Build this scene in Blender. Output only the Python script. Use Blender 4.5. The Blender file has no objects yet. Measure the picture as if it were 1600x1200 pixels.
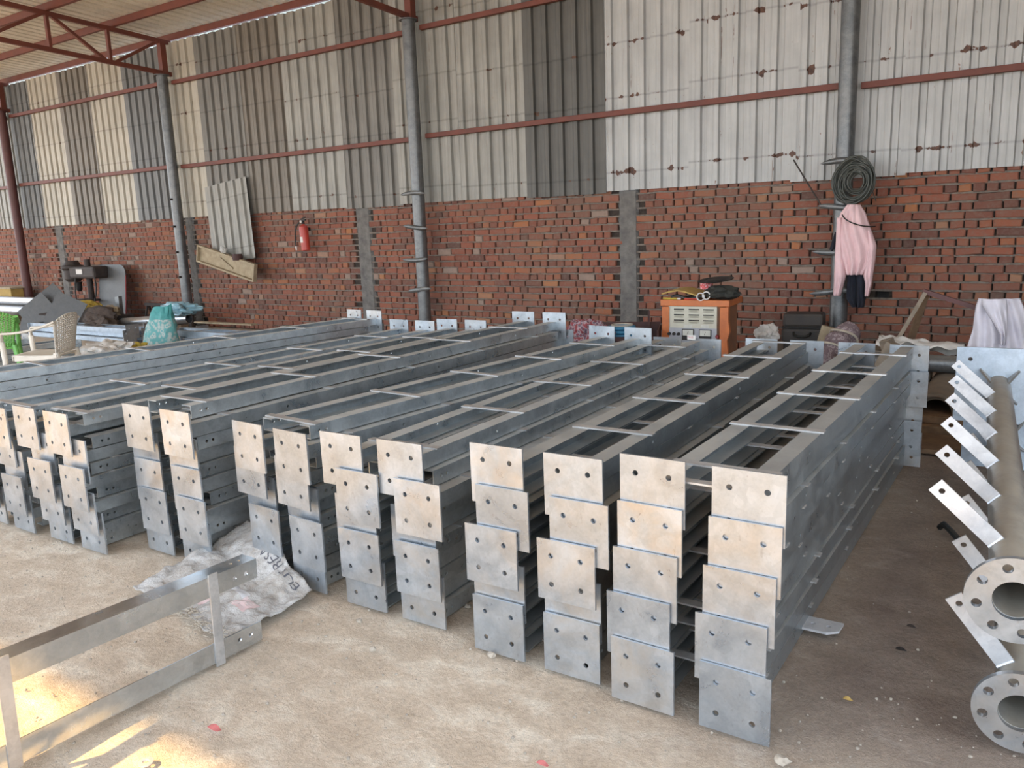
import bpy, bmesh, math, random
from math import sin, cos, pi, radians
from mathutils import Vector, Matrix, noise
random.seed(7)
SC = bpy.context.scene
COL = SC.collection
# ------------------------------------------------------------------ materials
MAT = {}
def _tree(name):
    m = bpy.data.materials.new(name); m.use_nodes = True
    t = m.node_tree; b = t.nodes['Principled BSDF']
    MAT[name] = m
    return m, t, b
def _n(t, typ, **kw):
    n = t.nodes.new(typ)
    for k, v in kw.items():
        if k in n.inputs: n.inputs[k].default_value = v
        else: setattr(n, k, v)
    return n
def _ramp(t, fac, stops):
    r = t.nodes.new('ShaderNodeValToRGB')
    e = r.color_ramp.elements
    while len(e) < len(stops): e.new(0.5)
    for el, (p, c) in zip(e, stops):
        el.position = p; el.color = (*c, 1) if len(c) == 3 else c
    t.links.new(fac, r.inputs[0])
    return r.outputs[0]
def _mix(t, fac, a, b, blend='MIX'):
    m = t.nodes.new('ShaderNodeMix'); m.data_type = 'RGBA'; m.blend_type = blend
    for sock, v in ((m.inputs[0], fac), (m.inputs[6], a), (m.inputs[7], b)):
        if isinstance(v, (int, float)): sock.default_value = v
        elif isinstance(v, tuple): sock.default_value = (*v, 1)
        else: t.links.new(v, sock)
    return m.outputs[2]
def _math(t, op, a, b=None, clamp=False):
    m = t.nodes.new('ShaderNodeMath'); m.operation = op; m.use_clamp = clamp
    for i, v in enumerate((a, b)):
        if v is None: continue
        if isinstance(v, (int, float)): m.inputs[i].default_value = v
        else: t.links.new(v, m.inputs[i])
    return m.outputs[0]
def _noise(t, vec, scale, detail=4, rough=.55, dist=0, loc=None, sc=None):
    if loc or sc:
        mp = _n(t, 'ShaderNodeMapping')
        if loc: mp.inputs['Location'].default_value = loc
        if sc: mp.inputs['Scale'].default_value = sc
        t.links.new(vec, mp.inputs['Vector']); vec = mp.outputs[0]
    n = _n(t, 'ShaderNodeTexNoise', Scale=scale, Detail=detail, Roughness=rough, Distortion=dist)
    t.links.new(vec, n.inputs['Vector'])
    return n.outputs['Fac']
def _coord(t, kind='Object'):
    return _n(t, 'ShaderNodeTexCoord').outputs[kind]
def _pos(t):
    return _n(t, 'ShaderNodeNewGeometry').outputs['Position']
def _bump(t, b, h, strength=.3, dist=.01):
    bp = _n(t, 'ShaderNodeBump', Strength=strength, Distance=dist)
    t.links.new(h, bp.inputs['Height']); t.links.new(bp.outputs[0], b.inputs['Normal'])
def pm(name, c1, c2=None, scale=12, rough=.6, metal=0, bump=0, bscale=None, sheen=0, rnd=0, spec=.5):
    """two-tone noise material"""
    m, t, b = _tree(name)
    c2 = c2 or tuple(x*.8 for x in c1)
    v = _pos(t)
    f = _noise(t, v, scale, 5, .6)
    col = _ramp(t, f, [(.32, c1), (.68, c2)])
    if rnd:
        oi = _n(t, 'ShaderNodeObjectInfo').outputs['Random']
        col = _mix(t, 1, col, _ramp(t, oi, [(0, (1-rnd,)*3), (1, (1+rnd,)*3)]), 'MULTIPLY')
    t.links.new(col, b.inputs['Base Color'])
    b.inputs['Roughness'].default_value = rough; b.inputs['Metallic'].default_value = metal
    b.inputs['Specular IOR Level'].default_value = spec
    if bump:
        _bump(t, b, _noise(t, v, bscale or scale*4, 4), bump, .01)
    return m
def galv(name, c1, c2, rough, metal, dust=0., dustcol=(.36, .32, .25), spangle=30, bump=.05, stain=0):
    """hot dip galvanised steel: cloudy spangle, dust that has settled on upward faces"""
    m, t, b = _tree(name)
    v = _pos(t)
    oi = _n(t, 'ShaderNodeObjectInfo').outputs['Random']
    off = _n(t, 'ShaderNodeVectorMath', operation='ADD'); t.links.new(v, off.inputs[0])
    cmb = _n(t, 'ShaderNodeCombineXYZ'); k = _math(t, 'MULTIPLY', oi, 37.0)
    for i in range(3): t.links.new(k, cmb.inputs[i])
    t.links.new(cmb.outputs[0], off.inputs[1]); v2 = off.outputs[0]
    big = _noise(t, v2, 7, 6, .62, .6)
    vor = _n(t, 'ShaderNodeTexVoronoi', Scale=spangle); t.links.new(v2, vor.inputs['Vector'])
    fine = _noise(t, v2, 90, 3, .6)
    f = _math(t, 'ADD', _math(t, 'MULTIPLY', big, .75), _math(t, 'MULTIPLY', fine, .25))
    col = _ramp(t, f, [(.36, c2), (.6, c1)])
    sp = _n(t, 'ShaderNodeSeparateColor'); t.links.new(vor.outputs['Color'], sp.inputs[0])
    col = _mix(t, 1, col, _ramp(t, sp.outputs[0], [(0, (.94,)*3), (1, (1.05,)*3)]), 'MULTIPLY')
    col = _mix(t, 1, col, _ramp(t, oi, [(0, (.9,)*3), (1, (1.08,)*3)]), 'MULTIPLY')
    if stain:   # tan passivation stains left by the zinc bath
        sf = _ramp(t, _noise(t, v2, 4.5, 5, .65, .8, (3, 7, 1)), [(.42, (0,)*3), (.68, (stain,)*3)])
        col = _mix(t, _math(t, 'MULTIPLY', sf, _ramp(t, oi, [(.1, (.2,)*3), (.9, (1,)*3)])), col, (.50, .41, .30))
        sc_ = _noise(t, v2, 1, 3, .7, 0, None, (60, 60, 25))
        col = _mix(t, _ramp(t, sc_, [(.64, (0,)*3), (.72, (.4,)*3)]), col, (.25, .24, .23))
    rgh = _ramp(t, big, [(.3, (rough-.08,)*3), (.7, (rough+.1,)*3)])
    met = metal
    if dust:
        g = _n(t, 'ShaderNodeNewGeometry'); sx = _n(t, 'ShaderNodeSeparateXYZ')
        t.links.new(g.outputs['Normal'], sx.inputs[0])
        up = _ramp(t, sx.outputs[2], [(.6, (0, 0, 0)), (.9, (1, 1, 1))])
        dn = _ramp(t, _noise(t, v2, 5, 5, .6), [(.3, (.55,)*3), (.62, (1,)*3)])
        df = _math(t, 'MULTIPLY', _math(t, 'MULTIPLY', up, dn), dust)
        col = _mix(t, df, col, dustcol)
        met_s = _math(t, 'SUBTRACT', metal, _math(t, 'MULTIPLY', df, metal), True)
        t.links.new(met_s, b.inputs['Metallic'])
        rgh = _mix(t, df, rgh, (.8, .8, .8))
    else:
        b.inputs['Metallic'].default_value = metal
    t.links.new(col, b.inputs['Base Color']); t.links.new(rgh, b.inputs['Roughness'])
    if bump: _bump(t, b, _noise(t, v2, 60, 3), bump, .004)
    return m
galv('plate_zinc', (.455, .495, .53), (.33, .37, .41), .33, .72, 0, stain=.5)
galv('fresh_zinc', (.62, .66, .68), (.48, .52, .55), .2, .92, 0)
pm('mortar_bed', (.21, .18, .15), (.12, .10, .085), 18, .95, 0, .7, 70)
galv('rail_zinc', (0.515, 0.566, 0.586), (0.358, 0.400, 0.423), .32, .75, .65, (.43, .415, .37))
galv('rail_shaded', (0.327, 0.356, 0.362), (0.230, 0.254, 0.266), .34, .72, .65, (.42, .405, .36))  # darker copy of the rail steel, shade on the nearest stacks put into colour
galv('rail_lit', (0.644, 0.708, 0.740), (0.489, 0.541, 0.579), .33, .7, .6, (.44, .425, .38))  # lighter copy of the rail steel, brighter light at the left put into colour
galv('batten_zinc', (.48, .48, .47), (.34, .345, .35), .4, .6, .35, (.42, .38, .31))
galv('post_zinc', (0.186, 0.192, 0.192), (0.105, 0.112, 0.115), .42, .6, .25)
galv('pipe_zinc', (.36, .345, .31), (.22, .215, .2), .4, .55, .7, (.33, .29, .22))
galv('shiny_pipe', (.55, .57, .59), (.4, .42, .44), .33, .85, .15)
galv('cleat_zinc', (.70, .71, .72), (.52, .54, .57), .4, .5, 0)
galv('blue_zinc', (.46, .54, .62), (.34, .41, .49), .42, .5, .3, (.3, .28, .24))
galv('grey_plate', (0.120, 0.122, 0.122), (0.085, 0.087, 0.087), .5, .45, .2)
pm('red_oxide', (0.155, 0.041, 0.025), (0.112, 0.031, 0.021), 6, .6, 0, .05)
pm('dark_oxide', (.105, .035, .032), (.075, .028, .026), 6, .55, 0, .05)
pm('white_plastic', (.72, .68, .60), (.6, .56, .48), 5, .45, 0)
pm('green_plastic', (.2, .5, .12), (.15, .42, .1), 5, .4, 0)
pm('concrete', (.19, .18, .165), (.11, .105, .1), 9, .95, 0, .8, 60)
pm('mortar', (.06, .045, .036), (.035, .026, .02), 25, .95, 0, .7, 70)
pm('black_metal', (.03, .027, .025), (.015, .014, .013), 20, .6, .2)
pm('dark_iron', (.055, .042, .036), (.035, .028, .026), 16, .65, .3)
pm('black_rubber', (.022, .024, .022), (.012, .013, .012), 30, .55)
pm('cable_green', (.065, .072, .06), (.035, .04, .034), 30, .5)
pm('pink_cloth', (.78, .55, .56), (.68, .48, .49), 9, .9, 0, .2, 300)
pm('navy_cloth', (.018, .022, .034), (.012, .014, .022), 20, .95, 0, .2, 300)
pm('lilac_cloth', (.68, .66, .72), (.58, .56, .62), 7, .9, 0, .15, 300)
pm('olive_cloth', (.035, .036, .028), (.02, .02, .017), 20, .9)
pm('orange_paint', (.55, .165, .045), (.42, .125, .04), 9, .5, 0, .05)
pm('orange_dusty', (.24, .105, .05), (.17, .085, .05), 7, .7, 0, .05)
pm('cream_paint', (.56, .54, .44), (.48, .46, .37), 6, .5)
pm('strip_grey', (.38, .39, .42), (.33, .34, .36), 12, .5)
pm('meter_white', (.6, .6, .53), (.5, .5, .45), 20, .4)
pm('red_paint', (.48, .055, .035), (.36, .045, .03), 9, .4)
pm('dark_red', (.25, .03, .03), (.2, .03, .03), 9, .5)
pm('white_label', (.68, .66, .62), (.55, .53, .5), 30, .7)
pm('red_label', (.55, .16, .15), (.45, .14, .13), 30, .7)
pm('gold_card', (.45, .30, .085), (.36, .24, .075), 9, .8)
pm('wood_pale', (.40, .33, .22), (.28, .22, .14), 12, .8, 0, .2)
pm('wood_brown', (.2, .125, .07), (.13, .08, .045), 14, .85, 0, .3)
pm('wood_dusty', (.27, .22, .165), (.19, .155, .115), 14, .9, 0, .3)
pm('yellow_tarp', (.5, .37, .05), (.38, .28, .04), 14, .6)
pm('brown_sack', (.105, .08, .065), (.06, .046, .04), 16, .95, 0, .5, 40)
pm('teal_sack', (.06, .32, .31), (.04, .24, .24), 20, .6)
pm('white_sack', (.5, .49, .46), (.36, .36, .34), 24, .8)
pm('blue_film', (.26, .42, .48), (.16, .3, .36), 22, .3)
pm('plastic_white', (.66, .64, .6), (.5, .48, .44), 14, .45)
pm('blue_rope', (.06, .27, .46), (.04, .19, .34), 20, .6)
pm('rust_box', (.075, .03, .025), (.05, .022, .02), 14, .7)
pm('suitcase_black', (.035, .032, .03), (.05, .042, .035), 8, .6)
pm('clay_pipe', (.2, .16, .115), (.15, .12, .09), 9, .85)
pm('stone', (.42, .37, .30), (.3, .26, .21), 30, .95, 0, .5, 60, rnd=.2)
pm('rope_cream', (.5, .44, .35), (.4, .35, .28), 40, .9)
pm('ink', (.12, .12, .14), (.09, .09, .1), 40, .9)
pm('blue_ink', (.06, .09, .16), (.05, .07, .13), 40, .8)

def cloth_pattern(name, ca, cb, cc, scale):
    m, t, b = _tree(name)
    v = _pos(t)
    vo = _n(t, 'ShaderNodeTexVoronoi', Scale=scale); t.links.new(v, vo.inputs['Vector'])
    col = _ramp(t, vo.outputs['Distance'], [(.18, ca), (.32, cb), (.5, cc), (.65, ca)])
    t.links.new(col, b.inputs['Base Color']); b.inputs['Roughness'].default_value = .9
cloth_pattern('paisley', (.2, .15, .16), (.36, .3, .3), (.16, .11, .12), 22)
cloth_pattern('checked', (.28, .06, .07), (.1, .09, .13), (.42, .32, .34), 26)
cloth_pattern('woven_print', (.12, .34, .34), (.42, .48, .46), (.3, .4, .39), 17)
cloth_pattern('red_white', (.6, .12, .12), (.7, .6, .6), (.6, .1, .1), 60)

def brick_material():
    m, t, b = _tree('brick')
    at = _n(t, 'ShaderNodeAttribute', attribute_name='tint')
    sx = _n(t, 'ShaderNodeSeparateColor'); t.links.new(at.outputs['Color'], sx.inputs[0])
    col = _ramp(t, sx.outputs[0], [(0, (.105, .052, .042)), (.3, (.19, .07, .047)), (.62, (.25, .086, .053)), (.85, (.29, .108, .055)), (.95, (.35, .14, .056)), (1, (.28, .2, .16))])
    v = _pos(t)
    f = _noise(t, v, 26, 6, .65)
    col = _mix(t, _ramp(t, f, [(.45, (0,)*3), (.75, (.55,)*3)]), col, (.19, .145, .11))
    f2 = _noise(t, v, 1.1, 4, .6)
    col = _mix(t, _ramp(t, f2, [(.45, (0,)*3), (.72, (.5,)*3)]), col, (.16, .12, .09))
    t.links.new(col, b.inputs['Base Color']); b.inputs['Roughness'].default_value = .92
    _bump(t, b, _noise(t, v, 70, 4), .55, .006)
brick_material()

def sheet_material(name, base, alt, rustiness, streak=.35, rough=.55, metal=.15):
    """weathered trapezoidal sheet: vertical streaks, horizontal screw lines, rust blotches round the screws"""
    m, t, b = _tree(name)
    v = _coord(t)
    oi = _n(t, 'ShaderNodeObjectInfo').outputs['Random']
    off = _n(t, 'ShaderNodeVectorMath', operation='ADD'); t.links.new(v, off.inputs[0])
    cmb = _n(t, 'ShaderNodeCombineXYZ'); k = _math(t, 'MULTIPLY', oi, 61.0)
    t.links.new(k, cmb.inputs[0]); t.links.new(k, cmb.inputs[2]); t.links.new(cmb.outputs[0], off.inputs[1]); v2 = off.outputs[0]
    st = _noise(t, v2, 1, 5, .65, 0, None, (34, 34, 1.1))
    bl = _noise(t, v2, 2.2, 5, .6)
    col = _mix(t, _ramp(t, st, [(.35, (0,)*3), (.7, (1,)*3)]), base, alt)
    col = _mix(t, _ramp(t, bl, [(.4, (0,)*3), (.7, (.5,)*3)]), col, tuple(x*.72 for x in alt))
    # screw lines
    sep = _n(t, 'ShaderNodeSeparateXYZ'); t.links.new(v, sep.inputs[0])
    z = sep.outputs[2]
    blot = _noise(t, v2, 1, 3, .55, 0, None, (6.2, 6.2, 4.2))
    fine = _noise(t, v2, 38, 3, .6)
    rust = None; line = None
    for zi, amp in ((.16, .10), (.98, .12), (1.55, .16), (2.36, .12)):
        zo = _math(t, 'SUBTRACT', z, _math(t, 'ADD', zi, _math(t, 'MULTIPLY', oi, amp)))
        d = _math(t, 'ABSOLUTE', zo)
        r = _math(t, 'SUBTRACT', _math(t, 'ADD', blot, _math(t, 'MULTIPLY', fine, .12)), _math(t, 'MULTIPLY', d, 3.4))
        l = _math(t, 'SUBTRACT', 1, _math(t, 'MULTIPLY', d, 55), True)
        rust = r if rust is None else _math(t, 'MAXIMUM', rust, r)
        line = l if line is None else _math(t, 'MAXIMUM', line, l)
    edge = .72 - rustiness*.125
    rf = _ramp(t, rust, [(edge, (0,)*3), (edge+.02, (1,)*3)])
    col = _mix(t, _math(t, 'MULTIPLY', line, .45), col, tuple(x*.45 for x in alt))
    rcol = _ramp(t, fine, [(.35, (.045, .022, .016)), (.65, (.11, .045, .024))])
    col = _mix(t, rf, col, rcol)
    spots = _noise(t, v2, 1, 4, .7, 0, None, (16, 16, 6))
    sf = _ramp(t, spots, [(.73-.05*rustiness, (0,)*3), (.76-.05*rustiness, (.8,)*3)])
    col = _mix(t, sf, col, (.16, .075, .04))
    if rustiness > .5:   # thin rust runs along the rib edges
        rn = _noise(t, v2, 1, 3, .6, 0, None, (42, 42, .9))
        ks = _noise(t, v2, 1, 4, .6, 0, None, (9, 9, 7))
        rf2 = _math(t, 'MULTIPLY', _ramp(t, rn, [(.67, (0,)*3), (.70, (1,)*3)]), _ramp(t, ks, [(.46, (0,)*3), (.56, (.85,)*3)]))
        col = _mix(t, rf2, col, (.13, .07, .045))
    t.links.new(col, b.inputs['Base Color'])
    b.inputs['Roughness'].default_value = rough; b.inputs['Metallic'].default_value = metal
    _bump(t, b, st, .06, .004)
sheet_material('sheet_white', (0.456, 0.464, 0.456), (0.370, 0.378, 0.370), 1.15)
sheet_material('sheet_pale', (0.327, 0.323, 0.292), (0.241, 0.237, 0.215), .6)
sheet_material('sheet_cream', (.46, .43, .36), (.36, .335, .275), .55)
sheet_material('sheet_brown', (0.194, 0.172, 0.142), (0.142, 0.129, 0.107), .35)
sheet_material('sheet_grey', (0.202, 0.194, 0.172), (0.142, 0.138, 0.125), .55)
sheet_material('sheet_slate', (0.172, 0.176, 0.172), (0.120, 0.125, 0.123), .1)
sheet_material('sheet_dark', (0.116, 0.112, 0.101), (0.077, 0.077, 0.071), .3)
sheet_material('sheet_roof', (.74, .72, .64), (.60, .58, .51), -1)

def ground_material():
    m, t, b = _tree('dirt')
    v = _pos(t)
    sp = _n(t, 'ShaderNodeSeparateXYZ'); t.links.new(v, sp.inputs[0])
    big = _noise(t, v, .9, 6, .6, .4)
    mid = _noise(t, v, 5, 6, .65, .5, None, (1, 1.6, 1))
    fine = _noise(t, v, 55, 5, .7)
    grit = _noise(t, v, 240, 3, .7)
    sand = _ramp(t, mid, [(.3, (.45, .36, .265)), (.5, (.56, .46, .35)), (.66, (.70, .62, .50))])
    walked_dim = _ramp(t, mid, [(.3, (.17, .128, .10)), (.55, (.205, .158, .126)), (.72, (.26, .215, .178))])
    # the trodden aisle to the right of the stacks is a smoother, browner dirt, its dimmer light also put into the colour
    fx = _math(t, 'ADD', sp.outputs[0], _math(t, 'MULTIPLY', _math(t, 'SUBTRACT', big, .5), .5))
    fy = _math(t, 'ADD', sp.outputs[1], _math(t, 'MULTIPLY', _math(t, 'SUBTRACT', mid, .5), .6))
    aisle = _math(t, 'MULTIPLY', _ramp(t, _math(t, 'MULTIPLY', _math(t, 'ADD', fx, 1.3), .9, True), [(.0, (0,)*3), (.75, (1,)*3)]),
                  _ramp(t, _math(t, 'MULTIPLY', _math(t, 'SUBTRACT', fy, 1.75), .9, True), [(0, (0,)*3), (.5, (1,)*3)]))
    col = _mix(t, aisle, sand, walked_dim)
    col = _mix(t, _ramp(t, big, [(.42, (0,)*3), (.7, (.5,)*3)]), col, (.50, .42, .33))
    col = _mix(t, 1, col, _ramp(t, fine, [(.3, (.82,)*3), (.7, (1.13,)*3)]), 'MULTIPLY')
    col = _mix(t, 1, col, _ramp(t, grit, [(.32, (.86,)*3), (.68, (1.1,)*3)]), 'MULTIPLY')
    t.links.new(col, b.inputs['Base Color']); b.inputs['Roughness'].default_value = .97
    b.inputs['Specular IOR Level'].default_value = .2
    h = _math(t, 'ADD', _math(t, 'MULTIPLY', fine, .7), _math(t, 'MULTIPLY', grit, .3))
    _bump(t, b, h, .55, .02)
ground_material()
def sack_material():
    m, t, b = _tree('dirty_sack')
    v = _pos(t)
    f = _noise(t, v, 9, 6, .65, .6); f2 = _noise(t, v, 34, 5, .65)
    col = _ramp(t, f, [(.3, (.28, .25, .21)), (.5, (.40, .385, .36)), (.7, (.5, .495, .48))])
    col = _mix(t, _ramp(t, f2, [(.55, (0,)*3), (.72, (.5,)*3)]), col, (.24, .22, .2))
    t.links.new(col, b.inputs['Base Color']); b.inputs['Roughness'].default_value = .9
    _bump(t, b, _noise(t, v, 25, 5, .65), .7, .02)
sack_material()
# ------------------------------------------------------------------ mesh helpers
class MB:
    def __init__(s): s.v = []; s.f = []; s.col = None
    def add(s, vs, fs):
        o = len(s.v); s.v += [tuple(v) for v in vs]; s.f += [tuple(i+o for i in f) for f in fs]
        return s
    def box(s, c, d, rot=None, taper=1):
        x, y, z = (k/2 for k in d); c = Vector(c)
        vs = [Vector((sx*x*(taper if sz > 0 else 1), sy*y*(taper if sz > 0 else 1), sz*z)) for sz in (-1, 1) for sy in (-1, 1) for sx in (-1, 1)]
        if rot is not None:
            R = rot if isinstance(rot, Matrix) else Matrix.Rotation(rot, 3, 'Z')
            vs = [R @ v for v in vs]
        return s.add([v+c for v in vs], [(0, 2, 3, 1), (4, 5, 7, 6), (0, 1, 5, 4), (2, 6, 7, 3), (0, 4, 6, 2), (1, 3, 7, 5)])
    def tube(s, path, r, n=10, closed=False, caps=True, flat=None):
        pts = [Vector(p) for p in path]; m = len(pts)
        rs = r if isinstance(r, (list, tuple)) else [r]*m
        rings = []; up = None
        for i, p in enumerate(pts):
            if closed: d = pts[(i+1) % m]-pts[i-1]
            else: d = pts[min(i+1, m-1)]-pts[max(i-1, 0)]
            d.normalize()
            if up is None:
                up = Vector((0, 0, 1)) if abs(d.z) < .9 else Vector((1, 0, 0))
            a = d.cross(up)
            if a.length < 1e-4: a = d.cross(Vector((1, 0, 0)))
            a.normalize(); bq = a.cross(d); up = bq
            fa, fb = flat or (1, 1)
            rings.append([p+a*(cos(2*pi*k/n)*rs[i]*fa)+bq*(sin(2*pi*k/n)*rs[i]*fb) for k in range(n)])
        vs = [v for g in rings for v in g]; fs = []
        for i in range(m if closed else m-1):
            j = (i+1) % m
            for k in range(n):
                fs.append((i*n+k, i*n+(k+1) % n, j*n+(k+1) % n, j*n+k))
        if caps and not closed:
            fs.append(tuple(range(n-1, -1, -1))); fs.append(tuple((m-1)*n+k for k in range(n)))
        return s.add(vs, fs)
    def lathe(s, prof, c=(0, 0, 0), n=20, axis='z', closed=False):
        vs = []; c = Vector(c)
        for (r, h) in prof:
            for k in range(n):
                a = 2*pi*k/n
                p = {'z': (r*cos(a), r*sin(a), h), 'y': (r*cos(a), h, r*sin(a)), 'x': (h, r*cos(a), r*sin(a))}[axis]
                vs.append(Vector(p)+c)
        fs = []; m = len(prof)
        for i in range(m if closed else m-1):
            j = (i+1) % m
            for k in range(n):
                fs.append((i*n+k, i*n+(k+1) % n, j*n+(k+1) % n, j*n+k))
        if not closed:
            if prof[0][0] > 1e-5: fs.append(tuple(range(n-1, -1, -1)))
            if prof[-1][0] > 1e-5: fs.append(tuple((m-1)*n+k for k in range(n)))
        return s.add(vs, fs)
    def grid(s, fn, nu, nv):
        vs = [fn(i/(nu-1), j/(nv-1)) for j in range(nv) for i in range(nu)]
        return s.add(vs, [(j*nu+i, j*nu+i+1, (j+1)*nu+i+1, (j+1)*nu+i) for j in range(nv-1) for i in range(nu-1)])
    def prism(s, poly, a, b, axis='y'):
        """extrude a 2D polygon between a and b along axis"""
        n = len(poly)
        mk = {'y': lambda p, t: (p[0], t, p[1]), 'x': lambda p, t: (t, p[0], p[1]), 'z': lambda p, t: (p[0], p[1], t)}[axis]
        vs = [mk(p, a) for p in poly]+[mk(p, b) for p in poly]
        fs = [tuple(range(n)), tuple(range(2*n-1, n-1, -1))]+[(i, i+n, (i+1) % n+n, (i+1) % n) for i in range(n)]
        return s.add(vs, fs)
    def holed(s, outline, holes, thick, M=None):
        """flat plate in local XY with round holes cut through, extruded by thick along local Z, moved by matrix M"""
        bm = bmesh.new()
        loops = [outline]+[[(cx+r*cos(2*pi*k/n), cy+r*sin(2*pi*k/n)) for k in range(n)] for cx, cy, r, n in holes]
        es = []; lv = []
        for L in loops:
            vv = [bm.verts.new((x, y, 0)) for x, y in L]; lv.append(vv)
            es += [bm.edges.new((vv[i], vv[(i+1) % len(vv)])) for i in range(len(vv))]
        bmesh.ops.triangle_fill(bm, use_beauty=True, use_dissolve=False, edges=es)
        bm.verts.index_update()
        pts = [v.co.copy() for v in bm.verts]; tri = [tuple(v.index for v in f.verts) for f in bm.faces]
        n = len(pts)
        vs = pts+[p+Vector((0, 0, thick)) for p in pts]
        fs = tri+[tuple(i+n for i in reversed(f)) for f in tri]
        for vv in lv:
            ids = [v.index for v in vv]
            for i in range(len(ids)):
                a, b_ = ids[i], ids[(i+1) % len(ids)]; fs.append((a, b_, b_+n, a+n))
        bm.free()
        if M is not None: vs = [M @ v for v in vs]
        return s.add(vs, fs)
    def mesh(s, name, mat, smooth=False, angle=35):
        me = bpy.data.meshes.new(name); me.from_pydata(s.v, [], s.f); me.update()
        bm = bmesh.new(); bm.from_mesh(me); bmesh.ops.recalc_face_normals(bm, faces=bm.faces); bm.to_mesh(me); bm.free()
        me.materials.append(MAT[mat] if isinstance(mat, str) else mat)
        if smooth:
            me.polygons.foreach_set('use_smooth', [True]*len(me.polygons))
            try: me.set_sharp_from_angle(angle=radians(angle))
            except Exception: pass
        return me
    def build(s, name, mat, parent=None, smooth=False, loc=None, rot=None, bevel=0, solid=0, sub=0):
        return link(name, s.mesh(name, mat, smooth), parent, loc, rot, bevel, solid, sub)
def link(name, me, parent=None, loc=None, rot=None, bevel=0, solid=0, sub=0):
    o = bpy.data.objects.new(name, me); COL.objects.link(o)
    if parent is not None: o.parent = parent
    if loc is not None: o.location = loc
    if rot is not None: o.rotation_euler = rot
    if solid:
        m = o.modifiers.new('solid', 'SOLIDIFY'); m.thickness = solid; m.offset = 0
    if sub:
        m = o.modifiers.new('sub', 'SUBSURF'); m.levels = sub; m.render_levels = sub
    if bevel:
        m = o.modifiers.new('bevel', 'BEVEL'); m.width = bevel; m.segments = 2; m.limit_method = 'ANGLE'
    return o
def tag(o, label, cat, group=None, kind=None):
    o['label'] = label; o['category'] = cat
    if group: o['group'] = group
    if kind: o['kind'] = kind
    return o
def thing(name, label, cat, loc=(0, 0, 0), rot=(0, 0, 0), group=None):
    o = bpy.data.objects.new(name, None); COL.objects.link(o)
    o.empty_display_size = .1; o.location = loc; o.rotation_euler = rot
    return tag(o, label, cat, group)
def struct(o):
    o['kind'] = 'structure'; return o
def N3(x, y, z, s=1.): return noise.noise(Vector((x*s, y*s, z*s)))
# ------------------------------------------------------------------ camera, light, world
cam = bpy.data.cameras.new('camera'); camo = bpy.data.objects.new('camera', cam); COL.objects.link(camo)
cam.sensor_width = 36; cam.sensor_fit = 'HORIZONTAL'; cam.lens = 1252.1/1600*36; cam.clip_start = .05
_yaw, _pit, _rol = radians(33.6446), radians(10.986), radians(-2.1256)
fw = Vector((-sin(_yaw)*cos(_pit), cos(_yaw)*cos(_pit), -sin(_pit)))
rt = fw.cross(Vector((0, 0, 1))).normalized(); up_ = rt.cross(fw)
rr = rt*cos(_rol)+up_*sin(_rol); uu = up_*cos(_rol)-rt*sin(_rol)
M = Matrix((rr, uu, -fw)).transposed().to_4x4(); M.translation = Vector((0, 0, 1.5))
camo.matrix_world = M
SC.camera = camo
vs = SC.view_settings; vs.view_transform = 'Standard'; vs.look = 'None'; vs.gamma = 1; vs.use_curve_mapping = False
vs.exposure = 0.1
sun = bpy.data.lights.new('sun', 'SUN'); suno = bpy.data.objects.new('sun', sun); COL.objects.link(suno)
sun.energy = 12; sun.angle = radians(1.2); sun.color = (1, .64, .24)
suno.rotation_euler = Vector((.52, .78, -1)).to_track_quat('-Z', 'Y').to_euler(); suno.location = (-6, -8, 12)
w = bpy.data.worlds.new('sky'); SC.world = w; w.use_nodes = True
t = w.node_tree; bg = t.nodes['Background']
tc = _n(t, 'ShaderNodeTexCoord'); sp = _n(t, 'ShaderNodeSeparateXYZ'); t.links.new(tc.outputs['Generated'], sp.inputs[0])
skyc = _ramp(t, sp.outputs[2], [(0, (.86, .90, .94)), (.3, (.72, .82, .95)), (1, (.44, .60, .88))])
# the sky opposite the sun (over the back wall) is deeper and bluer than the hazy sun side
back = _ramp(t, sp.outputs[1], [(.15, (1, 1, 1)), (.7, (.06, .17, .25))])
skyc = _mix(t, 1, skyc, back, 'MULTIPLY')
t.links.new(skyc, bg.inputs['Color']); bg.inputs['Strength'].default_value = 4.9
# ------------------------------------------------------------------ the shell
def ground_fn(x0, x1, y0, y1, amp):
    def f(u, v):
        x = x0+(x1-x0)*u; y = y0+(y1-y0)*v
        e = min(1, 12*min(u, 1-u, v, 1-v))
        return (x, y, -.012+e*amp*(N3(x, y, 0, 1.7)*.5+N3(x, y, 3, 7)*.3+N3(x, y, 5, 17)*.3) if amp else -.012)
    return f
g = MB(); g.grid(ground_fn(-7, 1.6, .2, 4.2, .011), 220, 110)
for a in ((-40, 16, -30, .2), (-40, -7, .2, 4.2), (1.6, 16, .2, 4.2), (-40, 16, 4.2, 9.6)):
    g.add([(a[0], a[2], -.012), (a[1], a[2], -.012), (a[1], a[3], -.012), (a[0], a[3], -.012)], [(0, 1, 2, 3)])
struct(g.build('floor', 'dirt', smooth=True))

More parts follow.
